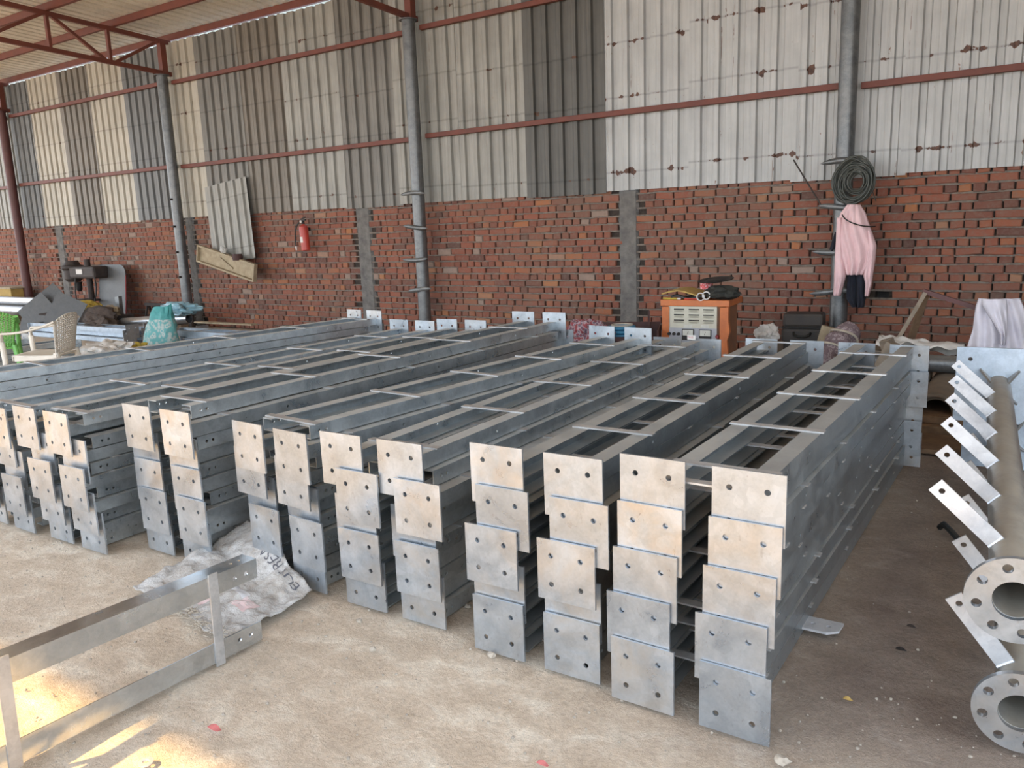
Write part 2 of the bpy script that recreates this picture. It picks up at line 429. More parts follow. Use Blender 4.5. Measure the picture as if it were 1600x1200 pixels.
WY = 8.78; WH = 1.9; X0, X1 = -24.0, 3.4
HOLE = (-1.345, .705)      # the missing brick right of the hanging shirt
def brick_wall():
    rnd = random.Random(3)
    vs = []; fs = []; tint = []
    course = .0838; z = 0.0; row = 0
    pillars = [(-8.49, -8.21), (-4.26, -3.99), (-16.86, -16.58), (-12.56, -12.34)]
    while z < WH-.03:
        head = row % 2 == 0
        x = X0+rnd.random()*.2
        while x < X1:
            L = (.118 if head else .24)*(1+rnd.uniform(-.09, .09))
            if rnd.random() < .08: L = .24 if head else .118
            a, b = x+.007, x+L-.009
            x += L
            if any(p0-.03 < (a+b)/2 < p1+.03 for p0, p1 in pillars): continue
            if abs((a+b)/2-HOLE[0]) < .075 and abs(z+.04-HOLE[1]) < .045: continue
            d = rnd.uniform(-.006, .006)+(.02 if rnd.random() < .02 else 0)
            zj = rnd.uniform(-.004, .004); sk = rnd.uniform(-.005, .005)
            zb, zt = z+.005+zj, z+course-.007+zj+rnd.uniform(-.004, .003)
            j = lambda s=.004: rnd.uniform(-s, s)
            q = [(a+j(), zb+j()-sk), (b+j(), zb+j()+sk), (b+j(), zt+j()+sk), (a+j(), zt+j()-sk)]
            cx, cz = (a+b)/2, (zb+zt)/2
            o = len(vs)
            vs += [(px, WY+.05, pz) for px, pz in q]
            vs += [(px, WY+.007+d, pz) for px, pz in q]
            vs += [(px+(.008 if px < cx else -.008), WY+d+j(.002), pz+(.007 if pz < cz else -.007)) for px, pz in q]
            F = [(o+8, o+9, o+10, o+11)]
            for k in range(4):
                k2 = (k+1) % 4
                F += [(o+4+k, o+4+k2, o+8+k2, o+8+k), (o+k, o+k2, o+4+k2, o+4+k)]
            fs += F; tv = min(1, max(0, rnd.gauss(.5, .23)))
            if rnd.random() < .012: tv = 1
            tint += [tv]*12
        z += course; row += 1
    me = bpy.data.meshes.new('bricks'); me.from_pydata(vs, [], fs); me.update()
    ca = me.color_attributes.new('tint', 'FLOAT_COLOR', 'POINT')
    for i, tv in enumerate(tint): ca.data[i].color = (tv, tv, tv, 1)
    me.materials.append(MAT['brick'])
    return link('bricks', me)
core = MB()
hx0, hx1, hz0, hz1 = HOLE[0]-.065, HOLE[0]+.065, HOLE[1]-.045, HOLE[1]+.04
ym = WY+.04
for a in ((X0, hx0, 0, WH), (hx1, X1, 0, WH), (hx0, hx1, 0, hz0), (hx0, hx1, hz1, WH)):
    core.box(((a[0]+a[1])/2, ym+.1, (a[2]+a[3])/2), (a[1]-a[0], .2, a[3]-a[2]))
wall = struct(core.build('wall_back', 'mortar'))
bw = brick_wall(); bw.parent = wall
bed = MB()
def bedf(z):
    def f(u, v):
        x = X0+(X1-X0)*u
        return (x, WY+.004+.007*abs(N3(x, 0, z, 11))+.006*abs(N3(x, 1, z, 31)), z+(v-.5)*.02+.003*N3(x, 2, z, 6))
    return f
for k in range(1, 23):
    z = k*.0838-.001
    if abs(z-HOLE[1]) > .03: bed.grid(bedf(z), 700, 3)
bed.build('mortar_beds', 'mortar_bed', wall, smooth=True)
pk = MB(); pk.box((HOLE[0], ym+.17, HOLE[1]), (.15, .06, .1)); pk.build('hole_backing', 'black_metal', wall)
wr = MB(); wr.box((X1+.12, 6.0, .95), (.2, 6, 1.9)); struct(wr.build('unseen_wall_right', 'mortar'))  # unseen end wall, added and cut to length to darken the right side
ws = MB(); ws.box((X1+.12, 6.0, 3.35), (.04, 6, 2.88)); struct(ws.build('unseen_wall_right_cladding', 'sheet_slate'))  # unseen sheets above that wall, added for the same shade
for i, (x0, x1, rg) in enumerate(((-8.49, -8.21, 1), (-4.25, -4.0, 0), (-16.85, -16.6, 0), (-12.55, -12.35, 1))):
    def pf(u, v, x0=x0, x1=x1):
        x = x0+(x1-x0)*u; z = WH*v
        e = .012*N3(x, 0, z, 9)+(.012*N3(x, 2, z, 34) if rg else .003*N3(x, 2, z, 30))
        if u in (0, 1): x += .02*N3(x, 5, z, 8)
        return (x, WY+.002+e-(.004 if 0 < u < 1 else -.03), z)
    m = MB(); m.grid(pf, 12, 80)
    struct(m.build('pillar', 'concrete', smooth=True))
# corrugated cladding sheets
def sheet_mesh(name, width, height, mat, depth=.036, pitch=.2, pan=.108, sag=0):
    prof = [(0, 0)]; x = .02
    while x+pitch <= width+.01:
        prof += [(x+pan*.5-.01, 0), (x+pan*.5+.0, .0035), (x+pan*.5+.01, 0), (x+pan, 0), (x+pan+.012, depth), (x+pan+.066, depth), (x+pan+.08, 0)]
        x += pitch
    prof.append((width, 0))
    m = MB(); n = len(prof); hs = [0, height*.25, height*.5, height*.75, height]
    rnd = random.Random(name)
    for h in hs:
        jj = rnd.uniform(-.003, .003)
        m.v += [(px, py+jj, h) for px, py in prof]
    for k in range(len(hs)-1):
        m.f += [(k*n+i, k*n+i+1, (k+1)*n+i+1, (k+1)*n+i) for i in range(n-1)]
    return m.mesh(name, mat)
edges = [-24, -23.1, -22, -21, -19.95, -18.9, -17.87, -17.08, -15.94, -14.93, -13.81, -12.7, -11.74, -10.73, -9.72, -8.62, -7.56, -6.54, -5.47, -4.42, -3.36, -2.26, -1.23, -.2, .8, 1.8, 2.8, 3.4]
cols = ['grey', 'cream', 'pale', 'grey', 'brown', 'pale', 'slate', 'cream', 'brown', 'cream', 'slate', 'cream', 'grey', 'brown', 'pale', 'grey', 'pale', 'pale', 'dark', 'white', 'white', 'white', 'white', 'white', 'pale', 'grey', 'pale']
for i, c in enumerate(cols):
    x0, x1 = edges[i], edges[i+1]
    wd = x1-x0+.05
    lo = 1.885-(.02 if i % 3 == 0 else 0)
    o = link('cladding_sheet', sheet_mesh(f'sheet{i}', wd, 4.71-lo+.012*(i % 2), 'sheet_'+c), wall, (x0, 8.722+.005*(i % 2), lo), None, 0, .0012)
# girts, purlins: painted square tube
tn = 0
POST = [-17.83, -12.4, -7.09, -1.70]
def strut(name, a, b, w, mat, parent=None, h=None):
    a, b = Vector(a), Vector(b); d = b-a; L = d.length
    m = MB(); m.box((0, 0, L/2), (w, h or w, L))
    o = m.build(name, mat, parent)
    o.rotation_euler = d.to_track_quat('Z', 'Y').to_euler(); o.location = a
    return o
for z in (2.725, 4.075):
    spans = [(-24, POST[0]-.1), (POST[0]+.1, POST[1]-.1), (POST[1]+.1, POST[2]-.1), (POST[2]+.1, POST[3]-.1), (POST[3]+.1, 3.4)]
    for k, (a, b) in enumerate(spans):
        tn += 1; dz = (.0, .02, .0, .02, .0)[k]
        m = MB(); m.box(((a+b)/2, 8.672, z+dz), (b-a, .06, .06)); struct(m.build(f'trim_{tn}', 'red_oxide', bevel=.004))
RS = .048
RIDGE, EAVE = 3.1, -2.58
def roofz(y): return 4.865+RS*(8.8-y) if y > RIDGE else 4.865+RS*(8.8-RIDGE)-RS*(RIDGE-y)
for k in range(12):
    y = 8.76-.99*k
    tn += 1
    m = MB(); m.box((-10.3, y, roofz(y)-.07), (27.4, .055, .10)); struct(m.build(f'trim_{tn}', 'red_oxide'))
def roof():
    prof = []; x = -24.2
    while x < 4.2:
        prof += [(x, 0), (x+.125, 0), (x+.14, .028), (x+.182, .028), (x+.197, 0)]
        x += .2
    m = MB(); n = len(prof); ys = (9.15, 6.1, RIDGE, 0, EAVE)
    for y in ys: m.v += [(px, y, roofz(y)-.016+pz) for px, pz in prof]
    for k in range(4): m.f += [(k*n+i, k*n+i+1, (k+1)*n+i+1, (k+1)*n+i) for i in range(n-1)]
    return m.build('ceiling', 'sheet_roof', solid=.001)
struct(roof())
def truss(x, label, mat='red_oxide'):
    tr = thing('roof_truss', label, 'roof truss', (x, 8.6, 4.2), (0, 0, 0), 'red roof trusses')
    top = lambda y: (0, y-8.6, roofz(y)-.15-4.2)
    bot = lambda y: (0, y-8.6, roofz(y)-.65-4.2)
    for nm, g_ in (('top_chord', top), ('bottom_chord', bot)):
        strut(nm, g_(8.77), g_(RIDGE), .055, mat, tr, .065); strut(nm, g_(RIDGE), g_(-2.45), .055, mat, tr, .065)
    strut('end_post', (0, .0, .005), top(8.6), .10, mat, tr, .10)
    ns = [8.6-.9167*k for k in range(13)]
    for k in range(1, 12):
        strut('web_member', bot(ns[k]), top(ns[k]), .06, mat, tr, .045)
    for k in range(0, 12):
        p, q = (top(ns[k]-.03), bot(ns[k+1]+.05)) if k % 2 == 0 else (bot(ns[k]-.05), top(ns[k+1]+.04))
        strut('web_member', p, q, .05, mat, tr, .045)
truss(POST[1], 'red steel roof truss landing on the grey post left of the loose hanging sheet')
truss(POST[2], 'red steel roof truss landing on the disc-capped grey post with four flat rungs')
truss(POST[0], 'red steel roof truss landing on the dark red post', 'red_oxide')
truss(POST[3], 'red steel roof truss above the grey post with the cable coil')
def post(x, label, mat, rungs=(), studs=(), top=4.19, cap=.12, rl=.0):
    p = thing('steel_post', label, 'post', (x, 8.55, -.012))
    m = MB(); m.lathe([(.085, 0), (.085, top)], n=28); m.build('shaft', mat, p, smooth=True)
    m = MB(); m.lathe([(cap, 0), (cap, .012)], n=28); m.build('cap_plate', mat, p, loc=(0, 0, top+.001), smooth=True)
    for k, (z, a, b) in enumerate(rungs):
        def rf(u, v, a=a, b=b, k=k): return (a+(b-a)*u, -.105+.006*sin(7*u+k)+.02*(abs(u-.5)*2)**3*(1 if k % 2 else -1), .02*sin(3.1*u+k*1.7)+.028*(1-(2*abs(u-.5))**4)*(v-.5)*2)
        m = MB(); m.grid(rf, 16, 3); m.build('rung', mat, p, loc=(0, 0, z), solid=.02, smooth=True)
    for z in studs:
        m = MB(); m.lathe([(.018, 0), (.018, .05)], (0, 0, 0), 10, 'y'); m.build('stud', 'dark_iron', p, loc=(.02, -.13, z))
    return p
post(POST[0], 'dark red steel post at the left end of the brick wall', 'dark_oxide')
post(POST[1], 'grey steel post with small studs beside the loose hanging corrugated sheet', 'post_zinc', (), (2.2, 1.75, 1.32, .9))
post(POST[2], 'grey steel post with four flat rungs right of the fire extinguisher', 'post_zinc', ((2.005, -.21, .22), (1.575, -.22, .2), (1.155, -.24, .2), (.735, -.2, .22)))
post(POST[3], 'grey steel post carrying the cable coil and the pink shirt', 'post_zinc', ((2.02, -.2, .19), (1.6, -.22, .19), (1.18, -.25, .19), (.77, -.27, .19)))
# ------------------------------------------------------------------ stacks of twin-channel frames
PLT = .212
def rect(w, h): return [(-w/2, -h/2), (w/2, -h/2), (w/2, h/2), (-w/2, h/2)]
_pm = MB(); _pm.holed(rect(PLT, PLT), [(sx*.0545, sy*.05, .0092, 16) for sx in (-1, 1) for sy in (-1, 1)], .008, Matrix.Rotation(pi/2, 4, 'X'))
PLATE = _pm.mesh('end_plate', 'plate_zinc')
def rail_mesh(L, t, side, ends, fl=.062, th=.005, mat='rail_zinc', angle=False):
    """C channel: web outward, flanges inward; side -1 left, 1 right; ends = y positions of paired web holes"""
    m = MB()
    holes = []
    for y in ends: holes += [(y, t*.5, .0075, 12)]
    R = Matrix(((0, 0, 1, 0), (1, 0, 0, 0), (0, 1, 0, 0), (0, 0, 0, 1)))   # local x->y, y->z, z->x
    m.holed([(0, 0), (L, 0), (L, t), (0, t)], holes, th, Matrix.Translation((-th if side > 0 else 0, 0, 0)) @ R)
    if angle:      # plain angle section with two holes near the end of its flange
        m.holed([(th, 0), (fl, 0), (fl, L), (th, L)] if side < 0 else [(-fl, 0), (-th, 0), (-th, L), (-fl, L)], [(-side*(fl/2+th), L-q, .0085, 14) for q in (.05, .1)], th, Matrix.Translation((0, 0, t-th)))
    else:
        for z in (th/2, t-th/2): m.box((-side*(fl/2+th), L/2, z), (fl, L, th))
    return m.mesh('rail', mat)
ORD = ['topmost', 'second from top', 'third from top', 'fourth from top', 'fifth from top', 'sixth from top', 'seventh from top', 'eighth from top', 'ninth from top', 'tenth from top', 'bottommost']
_cache = {}
def frame(root, L, t, w, plate_front, battens, zc=None, mat='rail_zinc', angle=False):
    """fills an Empty with rails, battens and end plates; local y runs from 0 (front) to L"""
    ch = t-.0068
    key = (round(L, 3), round(ch, 4), plate_front, mat)
    fl = .075 if angle else .062
    hl = [.05, .085, L-.6, L*.52] if not plate_front else [L-.05, L-.085, .62, L*.55]
    if key not in _cache:
        _cache[key] = (rail_mesh(L, ch, -1, hl, fl, mat=mat, angle=angle), rail_mesh(L, ch, 1, hl, fl, mat=mat, angle=angle))
    a, b = _cache[key]
    link('rail', a, root, (-w/2, 0, 0)); link('rail', b, root, (w/2, 0, 0))
    bk = ('b', round(w, 3))
    if bk not in _cache:
        m = MB(); m.box((0, 0, .003), (w+.022, .036, .006)); _cache[bk] = m.mesh('batten', 'batten_zinc')
    for y in battens: link('batten', _cache[bk], root, (random.uniform(-.004, .004), y, ch), (0, 0, random.uniform(-.012, .012)))
    z = ch/2 if zc is None else zc
    for s in (-1, 1):
        link('end_plate', PLATE, root, (s*.147, 0 if plate_front else L+.008, z), (radians(random.uniform(-.3, .3)), 0, 0))
STK = [
 # t, n, slope, width, length, rear-plate y, {layer: (mid x, front y)}, (mid x top, slope), battens of the top frame (world y)
 ('beside the flanged pipe posts', .0742, 10, .011, .325, 3.05, 5.20, {1: (-.812, 2.112), 3: (-.831, 2.124), 5: (-.813, 2.136), 7: (-.802, 2.148), 9: (-.797, 2.160)}, [2.2, 2.38, 2.95, 3.57, 4.18, 4.80]),
 ('second from the flanged pipe posts', .0715, 10, -.013, .32, 3.14, 5.36, {1: (-1.380, 2.150), 3: (-1.381, 2.165), 5: (-1.376, 2.118), 7: (-1.333, 2.132), 9: (-1.358, 2.146)}, [2.75, 3.35, 4.00, 4.65, 5.30]),
 ('third from the flanged pipe posts', .068, 10, -.02, .33, 3.25, 5.43, {1: (-2.060, 2.190), 3: (-2.053, 2.163), 5: (-2.078, 2.182), 7: (-1.99, 2.112), 9: (-2.035, 2.128)}, [2.33, 2.99, 3.67, 4.36, 5.08]),
 ('fourth from the flanged pipe posts', .0655, 11, .078, .33, 2.95, 5.13, {1: (-2.695, 2.210), 3: (-2.66, 2.182), 5: (-2.712, 2.222), 7: (-2.709, 2.172), 9: (-2.66, 2.140)}, [2.31, 2.94, 3.55, 4.15, 4.76]),
 ('fifth from the flanged pipe posts', .069, 11, 0, .335, 3.38, 5.54, {1: (-3.373, 2.128), 3: (-3.323, 2.085), 5: (-3.355, 2.100), 7: (-3.38, 2.116), 9: (-3.335, 2.066)}, [2.28, 2.96, 3.65, 4.37, 5.09]),
 ('sixth from the flanged pipe posts', .0636, 11, -.012, .30, 3.25, 5.32, {1: (-3.986, 1.968), 3: (-3.98, 1.938), 5: (-3.985, 1.910), 7: (-4.01, 1.948), 9: (-4.10, 1.928)}, [1.99, 2.65, 3.34, 4.04, 4.76]),
 ('seventh from the flanged pipe posts', .0615, 11, .004, .36, 3.32, 5.33, {1: (-4.623, 1.948), 3: (-4.62, 1.920), 5: (-4.67, 1.965), 7: (-4.72, 1.952), 9: (-4.65, 1.908)}, [2.04, 2.70, 3.38, 4.10, 4.82]),
 ('nearest the plastic chairs', .0636, 11, .098, .36, 3.5, 5.76, {1: (-5.87, 2.16), 3: (-5.865, 2.14), 5: (-5.88, 2.17), 7: (-5.87, 2.15), 9: (-5.87, 2.13)}, [2.78, 3.51, 4.24, 4.93, 5.64]),
]
TOPMID = [None, None, -2.075, -2.70, -3.405, -3.98, -4.575, -5.875]
rj = random.Random(11)
for si, (where, t, n, slope, wd, L, yr, front, btop) in enumerate(STK):
    e0 = list(front.values())
    ys = [v[1] for v in e0]
    for i in range(n):
        top = i == n-1
        lab = f'{ORD[n-1-i] if i else "bottommost"} galvanized twin-channel frame in the stack {where}'
        grp = 'channel frames in the stack '+where
        if i % 2 == 1:
            mx, fy = front[i]; pf = True
            y0 = fy+.008; LL = min(L, yr-.055-y0)
        else:
            mx = sum(v[0] for v in e0)/5+rj.uniform(-.012, .012); pf = False
            y0 = max(ys)+.03+rj.uniform(0, .05)
            LL = yr+(.0, -.026, .013, -.013, .026, -.004)[(i//2) % 6]-.008-y0
        if top and TOPMID[si] is not None: mx = TOPMID[si]
        yaw = -math.atan(slope)+rj.uniform(-.0025, .0025)
        ch = t-.0068
        zc = max(ch/2, PLT/2+.003-(i*t))
        r = thing('channel_frame', lab, 'steel frame', (mx, y0, -.002+i*t+(.002 if i else 0)), (0, 0, yaw), grp)
        off = 0 if top else rj.uniform(-.2, .2)
        bt = [b-y0+off for b in btop]
        if not top: bt = [b for b in bt if .06 < b < LL-.06]
        bt = [min(max(b, .03), LL-.04) for b in bt]
        frame(r, LL, t, wd, pf, bt, zc, ('rail_shaded', 'rail_shaded', 'rail_zinc', 'rail_zinc', 'rail_zinc', 'rail_zinc', 'rail_lit', 'rail_lit')[si])  # rail tone steps from shaded to lit copy, following the light across the stacks
# ------------------------------------------------------------------ objects around the stacks
CP = Vector((0, 0, 1.5))
def ray(px, py): return fw+rr*((px-800)/1252.1)-uu*((py-600)/1252.1)
def at(px, py, Y):
    d = ray(px, py); return CP+d*(Y/d.y)
def fl(px, py, Z=0):
    d = ray(px, py); return CP+d*((Z-1.5)/d.z)
def cloth(name, rows, Y, mat, parent, amp=.02, folds=5, seed=0, solid=.006, nu=34, nv=30, depth=.03, off=None):
    """hanging cloth between left and right silhouette points; rows = [(left px, right px)] from top to bottom; points are real positions at depth Y"""
    off = off or Vector((0, 0, 0))
    Ls = [at(*l, Y)-off for l, r in rows]; Rs = [at(*r, Y)-off for l, r in rows]
    def lerp(P, v):
        k = v*(len(P)-1); i = min(int(k), len(P)-2); f = k-i
        return P[i].lerp(P[i+1], f)
    def fn(u, v):
        a, b = lerp(Ls, v), lerp(Rs, v); p = a.lerp(b, u)
        e = sin(pi*u)
        y = -depth*e**.6+amp*sin(folds*2*pi*u+2.2*sin(2.6*v+seed)+seed)*(.25+.75*v)*e**.3+amp*.7*N3(u*3+seed, v*2.2, seed, 1.6)
        return (p.x, p.y+y, p.z)
    m = MB(); m.grid(fn, nu, nv)
    return m.build(name, mat, parent, smooth=True, solid=solid)
def lump(name, c, size, mat, seed=0, parent=None, rough=.25, fr=1.6, flat=.0, sub=4):
    bm = bmesh.new(); bmesh.ops.create_icosphere(bm, subdivisions=sub, radius=1)
    m = MB()
    for v in bm.verts:
        n = v.co.normalized()
        r = 1+rough*(N3(n.x+seed, n.y, n.z, fr)+.5*N3(n.x, n.y+seed, n.z, fr*2.7)+.25*N3(n.x, n.y, n.z+seed, fr*6))
        z = n.z*r*size[2]
        m.v.append((c[0]+n.x*r*size[0], c[1]+n.y*r*size[1], c[2]+max(z, -size[2]*(1-flat))))
    m.f = [tuple(v.index for v in f.verts) for f in bm.faces]; bm.free()
    return m.build(name, mat, parent, smooth=True)
# --- pink shirt, navy trousers, cable coil on the right-hand grey post
def S4(x, y): return (1220+x/4, 220+y/4)
o = thing('shirt', 'pink long-sleeved shirt hanging from the grey post over dark trousers', 'shirt', at(1335, 320, 8.36))
of = Vector(o.location)
cloth('torso', [(S4(a, y), S4(b, y)) for y, a, b in ((398, 418, 500), (450, 375, 530), (510, 352, 548), (590, 349, 576), (660, 358, 592), (740, 372, 584), (835, 404, 520))], 8.36, 'pink_cloth', o, .022, 4, 1.3, depth=.09, off=of)
cloth('sleeve', [(S4(a, y), S4(b, y)) for y, a, b in ((480, 352, 390), (600, 347, 385), (720, 340, 398), (840, 334, 408), (968, 328, 374))], 8.34, 'pink_cloth', o, .014, 2, .4, nu=14, depth=.05, off=of)
cloth('sleeve', [(S4(a, y), S4(b, y)) for y, a, b in ((560, 545, 566), (650, 545, 598), (740, 530, 592), (840, 516, 576), (890, 528, 570), (970, 526, 551))], 8.34, 'pink_cloth', o, .014, 2, 2.4, nu=14, depth=.05, off=of)
o = thing('trousers', 'dark navy trousers hanging behind the pink shirt', 'trousers', at(1335, 430, 8.44))
cloth('trouser_leg', [(S4(a, y), S4(b, y)) for y, a, b in ((800, 420, 475), (900, 413, 472), (985, 410, 474), (1038, 445, 478))], 8.43, 'navy_cloth', o, .014, 2, .7, nu=16, depth=.05, off=Vector(o.location))
cloth('trouser_leg', [(S4(a, y), S4(b, y)) for y, a, b in ((800, 470, 538), (900, 472, 533), (985, 472, 528), (1040, 476, 520))], 8.42, 'navy_cloth', o, .014, 2, 2.7, nu=16, depth=.05, off=Vector(o.location))
cloth('waistband', [(S4(a, y), S4(b, y)) for y, a, b in ((570, 340, 362), (640, 318, 350), (690, 302, 330))], 8.44, 'navy_cloth', o, .006, 1, 1, nu=8, nv=10, depth=.01, off=Vector(o.location))
cc = at(1332, 282, 8.37)
rnd = random.Random(5)
m = MB()
for k in range(30):
    rx = rnd.uniform(.065, .175); rz = rx*1.22; ox = rnd.uniform(-.02, .03)+.03*(.17-rx)/.07; oz = rnd.uniform(-.02, .02)-.02*(.17-rx)/.07
    ph = rnd.uniform(0, 6); oy = rnd.uniform(-.05, .05)
    m.tube([(ox+rx*cos(a)*(1+.05*sin(2*a+ph)), oy+.018*sin(a+ph), oz+rz*sin(a)*(1+.05*cos(3*a+ph))) for a in [2*pi*q/44 for q in range(44)]], .0072, 7, True)
o = thing('cable_coil', 'thick coil of dark green cable hung high on the grey post', 'cable', cc)
m.build('loops', 'cable_green', o, smooth=True)
m = MB(); m.tube([(-.165, 0, .02), (-.17, .0, -.08), (-.13, .02, -.18), (-.06, .05, -.215)], .006, 6)
m.tube([(.165, .02, .02), (.17, .05, -.1), (.2, .1, -.2)], .005, 6); m.build('loose_end', 'cable_green', o, smooth=True)
m = MB(); P0, P1, P2, P3 = at(1311, 336, 8.235), at(1320, 347, 8.17), at(1338, 354, 8.16), at(1359, 354.5, 8.25)
def bez(P, n=18):
    out = []
    for i in range(n+1):
        tt = i/n; Q = list(P)
        while len(Q) > 1: Q = [Q[j].lerp(Q[j+1], tt) for j in range(len(Q)-1)]
        out.append(Q[0])
    return out
m.tube(bez([P0+Vector((0, .2, .03)), P0, P1, P2, P3, P3+Vector((.01, .22, .0))]), .006, 7)
tag(m.build('cord', 'black_rubber', smooth=True), 'black cord looped across the front of the pink shirt', 'cord')
m = MB(); m.tube([at(1240, 250, 8.55), at(1283, 321, 8.5)], .008, 8)
tag(m.build('iron_rod', 'dark_iron', smooth=True), 'thin dark rod leaning against the sheet left of the cable coil', 'rod')
# --- fire extinguisher
e = at(476, 371, 8.62); o = thing('fire_extinguisher', 'red fire extinguisher with black hose mounted on the brick wall', 'fire extinguisher', (e.x, 8.62, e.z), (0, radians(-3), 0))
m = MB(); m.lathe([(.0, -.20), (.05, -.2), (.066, -.19), (.068, .13), (.06, .165), (.028, .19), (.022, .2)], n=26); m.build('cylinder', 'red_paint', o, smooth=True)
m = MB(); m.lathe([(.024, .195), (.024, .235), (.016, .25)], n=14); m.box((.02, -.01, .255), (.11, .025, .018)); m.box((.025, -.01, .285), (.10, .022, .012), Matrix.Rotation(radians(-12), 3, 'Y')); m.build('valve', 'black_metal', o)
m = MB(); m.lathe([(.0, .0), (.02, .0), (.02, .012), (0, .012)], (.0, -.045, .235), 14, 'y'); m.build('pressure_gauge', 'white_label', o)
m = MB(); m.tube(bez([Vector((-.02, -.02, .235)), Vector((-.12, -.05, .22)), Vector((-.17, -.05, .05)), Vector((-.165, -.04, -.13))], 16), .011, 9); m.build('hose', 'black_rubber', o, smooth=True)
m = MB(); m.lathe([(.012, -.03), (.017, .03)], (-.165, -.04, -.15), 10); m.build('nozzle', 'white_label', o)
m = MB()
m.grid(lambda u, v: (.0692*sin(-.75+1.1*u), -.0692*cos(-.75+1.1*u), -.075+.085*v), 10, 3); m.build('label', 'white_label', o)
m = MB(); m.box((0, .085, .12), (.05, .06, .05)); m.build('bracket', 'black_metal', o)
# --- loose sheet and shallow wooden tray hanging on the wall
b = at(330, 391, 8.6)
o = link('cladding_sheet_loose', sheet_mesh('loose', 1.06, 1.28, 'sheet_pale'), None, (-11.62, 8.60, 1.08), (radians(-3), radians(-6), 0), 0, .0014)
tag(o, 'loose corrugated sheet hanging crooked in front of the brick wall', 'metal sheet'); o.name = 'loose_sheet'
a1, a2, a3 = at(310, 382, 8.46), at(400, 413, 8.46), at(398, 443, 8.46)
ang = math.atan2(a1.z-a2.z, a2.x-a1.x); Lt = math.hypot(a2.x-a1.x, a1.z-a2.z); Ht = .29
o = thing('wooden_tray', 'pale shallow wooden tray hanging tilted below the loose corrugated sheet', 'tray', (a1.x, 8.46, a1.z), (0, ang, 0))
m = MB(); m.box((Lt/2, .03, -Ht/2), (Lt-.02, .012, Ht-.02)); m.build('back_panel', 'wood_pale', o)
for nm, c, d in (('rim', (Lt/2, 0, -.015), (Lt, .07, .03)), ('rim', (Lt/2, 0, -Ht+.015), (Lt, .07, .03)), ('rim', (.015, 0, -Ht/2), (.03, .07, Ht-.06)), ('rim', (Lt-.015, 0, -Ht/2), (.03, .07, Ht-.06))):
    m = MB(); m.box(c, d); m.build(nm, 'wood_pale', o, bevel=.004)
m = MB(); m.box((Lt*.5, .012, -.15), (.34, .02, .022), Matrix.Rotation(radians(18), 3, 'Y')); m.build('slat', 'wood_pale', o)
p = at(352, 391, 8.50); tag(lump('cloth_roll', (p.x, 8.47, p.z+.01), (.07, .05, .06), 'white_sack', 2), 'pale rag bundle sitting on the tilted wooden tray', 'rag')
p = at(375, 401, 8.50); m = MB(); m.lathe([(0, -.05), (.075, -.05), (.085, 0), (.075, .05), (0, .05)], (p.x, 8.45, p.z-.005), 18, 'z'); tag(m.build('clay_pot', 'rust_box', smooth=True), 'reddish brown round pot sitting on the tilted wooden tray', 'pot')
# --- welding rectifier and the things on it
wl, wrt = at(1036, 478, 7.0), at(1137, 471, 7.0); WZ = at(1085, 468.5, 7.0).z; Ww = wrt.x-wl.x; wx = (wl.x+wrt.x)/2
o = thing('welding_machine', 'orange welding rectifier cabinet with cream louvred front against the brick wall', 'welding machine', (wx, 7.0, 0), (0, 0, radians(3)))
D = .42
m = MB(); m.box((0, D/2, WZ/2+.02), (Ww-.05, D-.04, WZ-.14)); m.build('cabinet', 'orange_dusty', o)
m = MB(); m.box((0, D/2, WZ-.03), (Ww+.03, D+.03, .058)); m.build('lid', 'orange_paint', o, bevel=.006)
for s in (-1, 1):
    m = MB(); m.box((s*(Ww/2-.035), .0, WZ/2-.02), (.07, .03, WZ-.09)); m.build('corner_post', 'orange_paint', o, bevel=.004)
    m = MB(); m.box((s*(Ww/2-.04), D/2, .04), (.07, D, .08)); m.build('foot', 'orange_dusty', o)
m = MB(); m.box((-.02, .012, WZ-.25), (Ww-.16, .03, .38)); m.build('front_panel', 'cream_paint', o)
for cxk in (-.125, .015, .15):
    for k in range(3):
        m = MB(); m.grid(lambda u, v, cxk=cxk, k=k: (cxk-.02+(u-.5)*.112*(1-.18*v), -.004-.018*sin(pi*u)**.5*v, WZ-.115-.05*k+.022*v), 10, 4); m.build('louver', 'cream_paint', o, solid=.002)
        m = MB(); m.box((cxk-.02, -.0038, WZ-.1045-.05*k+.0165), (.098, .002, .010)); m.build('louver_slot', 'black_metal', o)
m = MB(); m.box((-.02, -.002, WZ-.325), (Ww-.155, .014, .135)); m.build('control_strip', 'strip_grey', o)
for mx in (-.055, .105):
    m = MB(); m.box((mx, -.013, WZ-.318), (.11, .016, .10)); q = m.build('meter', 'black_metal', o)
    m = MB(); m.box((mx, -.0225, WZ-.30), (.096, .003, .052)); m.build('dial', 'meter_white', q)
    m = MB(); m.box((mx, -.0245, WZ-.302), (.003, .002, .03), Matrix.Rotation(.4, 3, 'Y')); m.build('needle', 'black_metal', q)
    m = MB(); m.box((mx-.005, -.0055, WZ-.242), (.075, .003, .028)); m.build('rating_tag', 'meter_white', o)
for k in range(3):
    m = MB(); m.lathe([(.0, -.02), (.013, -.02), (.015, 0)], (-.235+.045*k, -.009, WZ-.315), 14, 'y'); m.build('knob', 'black_metal', o)
m = MB(); m.lathe([(.0, -.018), (.014, -.018), (.02, 0)], (.215, -.009, WZ-.33), 14, 'y'); m.build('switch', 'dark_red', o)
m = MB(); m.prism([(Ww/2-.012, 0), (Ww/2+.01, 0), (Ww/2+.01, -.12), (Ww/2+.025, -.22), (Ww/2-.0, -.30), (Ww/2+.012, -.42), (Ww/2-.012, -.42)], -.03, .015); [None]
q = m.build('side_bracket', 'orange_paint', o, loc=(0, 0, WZ-.06))
def onlid(px, py, Y): p = at(px, py, Y); return p
